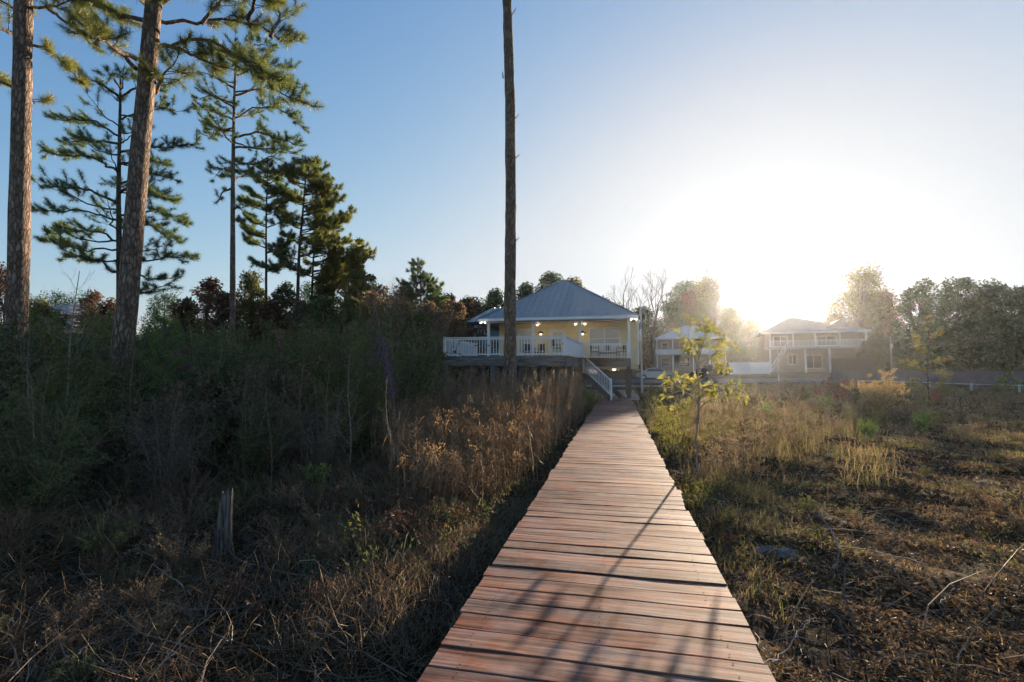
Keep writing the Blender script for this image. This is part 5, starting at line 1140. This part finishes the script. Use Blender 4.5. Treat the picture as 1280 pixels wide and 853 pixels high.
# small pale roofed house
t, b = far_root('small_house', 'small tan two-storey house with pale hip roof left of the yellow sapling', 850, 74); t.rotation_euler = (0, 0, -.1); S = 74/FPX; zz = lambda y: at(850, y, 74)[2]-b[2]; xx = lambda px: (px-850)*S
g = Geo(); wall_xz(g, 1.8, xx(820), xx(905), -.6, zz(424), [(xx(829), xx(836), zz(436), zz(428)), (xx(851), xx(858), zz(436), zz(428)), (xx(828), xx(838), zz(458), zz(447)), (xx(850), xx(862), zz(458), zz(447))], .2); g.build('front_wall', M['tanside'], t)
g = Geo(); g.box((xx(820), 2.01, -.6), (xx(821), 9, zz(424))); g.box((xx(904), 2.01, -.6), (xx(905), 9, zz(424))); g.box((xx(821), 8.8, -.6), (xx(904), 9, zz(424))); g.build('side_wall', M['tanside'], t)
for a in [(829, 836, 436, 428), (851, 858, 436, 428), (828, 838, 458, 447), (850, 862, 458, 447)]: window(xx(a[0]), xx(a[1]), zz(a[2]), zz(a[3]), 1.8, t, mull=1, rows=2)
g = Geo(); hip(g, xx(817), xx(908), -.4, 9.4, zz(424), zz(403.5), xx(858), xx(870), 4.4); g.build('roof', M['paleroof'], t)
g = Geo(); g.box((xx(821), -.05, zz(443)), (xx(904), .05, zz(436.5))); g.build('balcony_panel', M['whitevinyl'], t)
g = Geo(); g.box((xx(821), .055, zz(444)), (xx(904), 1.79, zz(443.05))); g.build('balcony_floor', M['greyside'], t)
for px in (823, 842, 866, 885, 903):
    g = Geo(); post_box(g, xx(px), .15, -.6, zz(444.1), .09); post_box(g, xx(px), .15, zz(442.9), zz(424.4), .09); g.build('porch_post', M['white'], t)
# teal house left of the cottage
t, b = far_root('teal_house', 'teal blue house with a low blue roof partly behind the left end of the deck', 592, 50); S = 50/FPX; zz = lambda y: at(592, y, 50)[2]-b[2]; xx = lambda px: (px-592)*S
wn = [(579, 586), (590, 597), (602, 610)]
g = Geo(); wall_xz(g, 0, xx(574), xx(632), -.5, zz(411), [(xx(a), xx(c), zz(422), zz(413)) for a, c in wn], .2); g.build('front_wall', M['tealside'], t)
g = Geo(); g.box((xx(574), .21, -.5), (xx(575), 8, zz(411))); g.box((xx(631), .21, -.5), (xx(632), 8, zz(411))); g.box((xx(575), 7.8, -.5), (xx(631), 8, zz(411))); g.build('side_wall', M['tealside'], t)
for a, c in wn: window(xx(a), xx(c), zz(422), zz(413), 0, t, mull=2, rows=2)
g = Geo(); hip(g, xx(571), xx(636), -.5, 8.5, zz(410.5), zz(401.5), xx(583), xx(624), 4); g.build('roof', M['tealroof'], t)
g = Geo(); g.tube([(xx(583), -.6, zz(406)), (xx(583), -.75, zz(405.5)), (xx(583), -.9, zz(405))], [.05, .12, .14], 8, True); g.build('flood_lamp', M['lampwhite'], t)
# grey roof glimpsed at the far left
t, b = far_root('grey_roofed_house', 'pale grey roofed house glimpsed between shrubs right of the leftmost trunk', 38, 46); S = 46/FPX; zz = lambda y: at(38, y, 46)[2]-b[2]; xx = lambda px: (px-38)*S
g = Geo(); g.box((xx(6), 0, -.5), (xx(62), 7, zz(392))); g.build('wall', M['greyside'], t)
g = Geo(); hip(g, xx(0), xx(68), -.5, 7.5, zz(391.5), zz(374), xx(20), xx(46), 3.5); g.build('roof', M['greyroof'], t)
# white vinyl fence
def fence(label, pa, pb, D0, D1, h, mat, step, name, solid=True, rails=(.15, .9), zoff=0):
    a, c = ground_at(pa, D0), ground_at(pb, D1); t = thing(name, label, 'fence', a); n = max(2, int(np.linalg.norm(c-a)/step)); P = [a+(c-a)*k/n for k in range(n+1)]
    for p in P: p[2] = g1(p[0], p[1])+zoff
    for p in P:
        g = Geo(); q = p-a; g.box((q[0]-.05, q[1]-.05, -.3+q[2]), (q[0]+.05, q[1]+.05, q[2]+h+.06)); g.build('post', mat, t)
    for p, q in zip(P, P[1:]):
        p_, q_ = p-a, q-a; g = Geo()
        if solid:
            g.beam(p_+[0, 0, h*.5], q_+[0, 0, h*.5], .03, h*.94); g.build('panel', mat, t)
        else:
            for r_ in rails: g.tube([p_+[0, 0, h*r_], q_+[0, 0, h*r_]], .026, 8)
            g.build('rail', mat, t)
fence('white panel fence between the small house and the two-storey house', 912, 962, 67, 67, 1.75, M['whitevinyl'], 1.9, 'white_fence')
fence('dark board fence at the right of the two-storey house', 1040, 1092, 66, 64, 2.2, M['wooddark'], 2.0, 'board_fence')
fence('long dim grey fabric fence running behind the road on the right', 1040, 1420, 48, 42, 1.35, M['silt'], 2.6, 'fabric_fence')
fence('low white pipe rail fence slanting towards the right edge of the field', 1072, 1420, 44, 30, .55, M['railmetal'], 2.6, 'rail_fence', False, (.98,))
# cars
def car(label, px, D, rz, paint='carpaint', name='parked_car'):
    b = ground_at(px, D); b[2] += .02; t = thing(name, label, 'car', b, rz=rz)
    prof = [(-2.2, .35), (-2.25, .7), (-2.1, .92), (-1.5, .98), (-.85, 1.38), (-.2, 1.46), (.6, 1.42), (1.25, 1.0), (2.0, .86), (2.22, .66), (2.2, .35), (1.75, .3), (1.7, .55), (1.45, .66), (1.2, .55), (1.12, .26), (-1.05, .26), (-1.12, .55), (-1.4, .66), (-1.66, .55), (-1.72, .3)]
    g = Geo(); n = len(prof); rows = []
    for w_, sh in ((-.86, .0), (-.8, .03), (.8, .03), (.86, 0)):
        rows += [(x*(1 if abs(w_) < .82 else .985), w_*(1 if z < 1.0 else .80), z) for x, z in prof]
    q = [(r_*n+k, r_*n+(k+1) % n, (r_+1)*n+(k+1) % n, (r_+1)*n+k) for r_ in range(3) for k in range(n)]
    bm = bmesh.new(); vs_ = [bm.verts.new(v) for v in rows]
    for f in q: bm.faces.new([vs_[i_] for i_ in f])
    bm.faces.new([vs_[k] for k in range(n)]); bm.faces.new([vs_[3*n+k] for k in range(n)][::-1]); bmesh.ops.triangulate(bm, faces=[f for f in bm.faces if len(f.verts) > 4]); bmesh.ops.recalc_face_normals(bm, faces=bm.faces)
    me = bpy.data.meshes.new('body'); bm.to_mesh(me); bm.free(); me.materials.append(M[paint]); o = bpy.data.objects.new('body', me); COL.objects.link(o); o.parent = t
    for nm, pts_ in (('side_window', [(-1.25, 1.02), (-.78, 1.32), (.5, 1.36), (1.0, 1.02)]),):
        for s in (-1, 1):
            g = Geo(); v = [(x, s*(.705 if z > 1.2 else .80), z) for x, z in pts_]; v = [(x, y+s*.012*(1), z) for x, y, z in v]; g.add(v, quads=[(0, 1, 2, 3) if s < 0 else (3, 2, 1, 0)]); g.build(nm, M['glass'], t)
    g = Geo(); g.add([(1.22, -.62, 1.03), (1.22, .62, 1.03), (.66, .55, 1.40), (.66, -.55, 1.40)], quads=[(0, 1, 2, 3)]); g.build('windscreen', M['glass'], t)
    g = Geo(); g.add([(-1.47, .62, 1.01), (-1.47, -.62, 1.01), (-.90, -.55, 1.37), (-.90, .55, 1.37)], quads=[(0, 1, 2, 3)]); g.build('rear_window', M['glass'], t)
    for x in (-1.4, 1.45):
        for s in (-1, 1):
            g = Geo(); g.tube([(x, s*.66, .31), (x, s*.86, .31)], .31, 18, True); o = g.build('wheel', M['tyre'], t)
            g = Geo(); g.tube([(x, s*.855, .31), (x, s*.872, .31)], .19, 14, True); g.build('rim', M['galv'], o)
    for s in (-.55, .55):
        g = Geo(); g.box((2.12, s-.2, .62), (2.235, s+.2, .76)); g.build('headlight', M['lampwhite'] if False else M['white'], t)
car('silver sedan parked right of the pale metal pole', 819, 58, 0.05)
car('dark car parked behind the small house porch, mostly hidden by the sapling', 893, 66, .3, 'black')
# roadside pole
b = ground_at(1115, 56); t = thing('utility_post', 'thin white post with a small box standing before the reddish tree', 'post', b)
g = Geo(); g.tube([(0, 0, -.2), (0, 0, at(1115, 421, 56)[2]-b[2])], .06, 8, True); g.build('shaft', M['galv'], t)
g = Geo(); z = at(1115, 432, 56)[2]-b[2]; g.box((-.13, -.17, z-.35), (.13, -.062, z+.2)); g.build('box', M['galv'], t)
b = ground_at(973, 52); t = thing('thin_post', 'faint thin post by the road left of the two-storey house stairs', 'post', b)
g = Geo(); g.tube([(0, 0, -.2), (0, 0, at(973, 428, 52)[2]-b[2])], .05, 8, True); g.build('shaft', M['galv'], t); g = Geo(); z = at(973, 430, 52)[2]-b[2]; g.tube([(0, 0, z), (0, 0, z+.15)], [.08, .03], 8, True); g.build('cap', M['galv'], t)
print('objects', len(bpy.data.objects), 'tris', sum(len(m.polygons) for m in bpy.data.meshes))
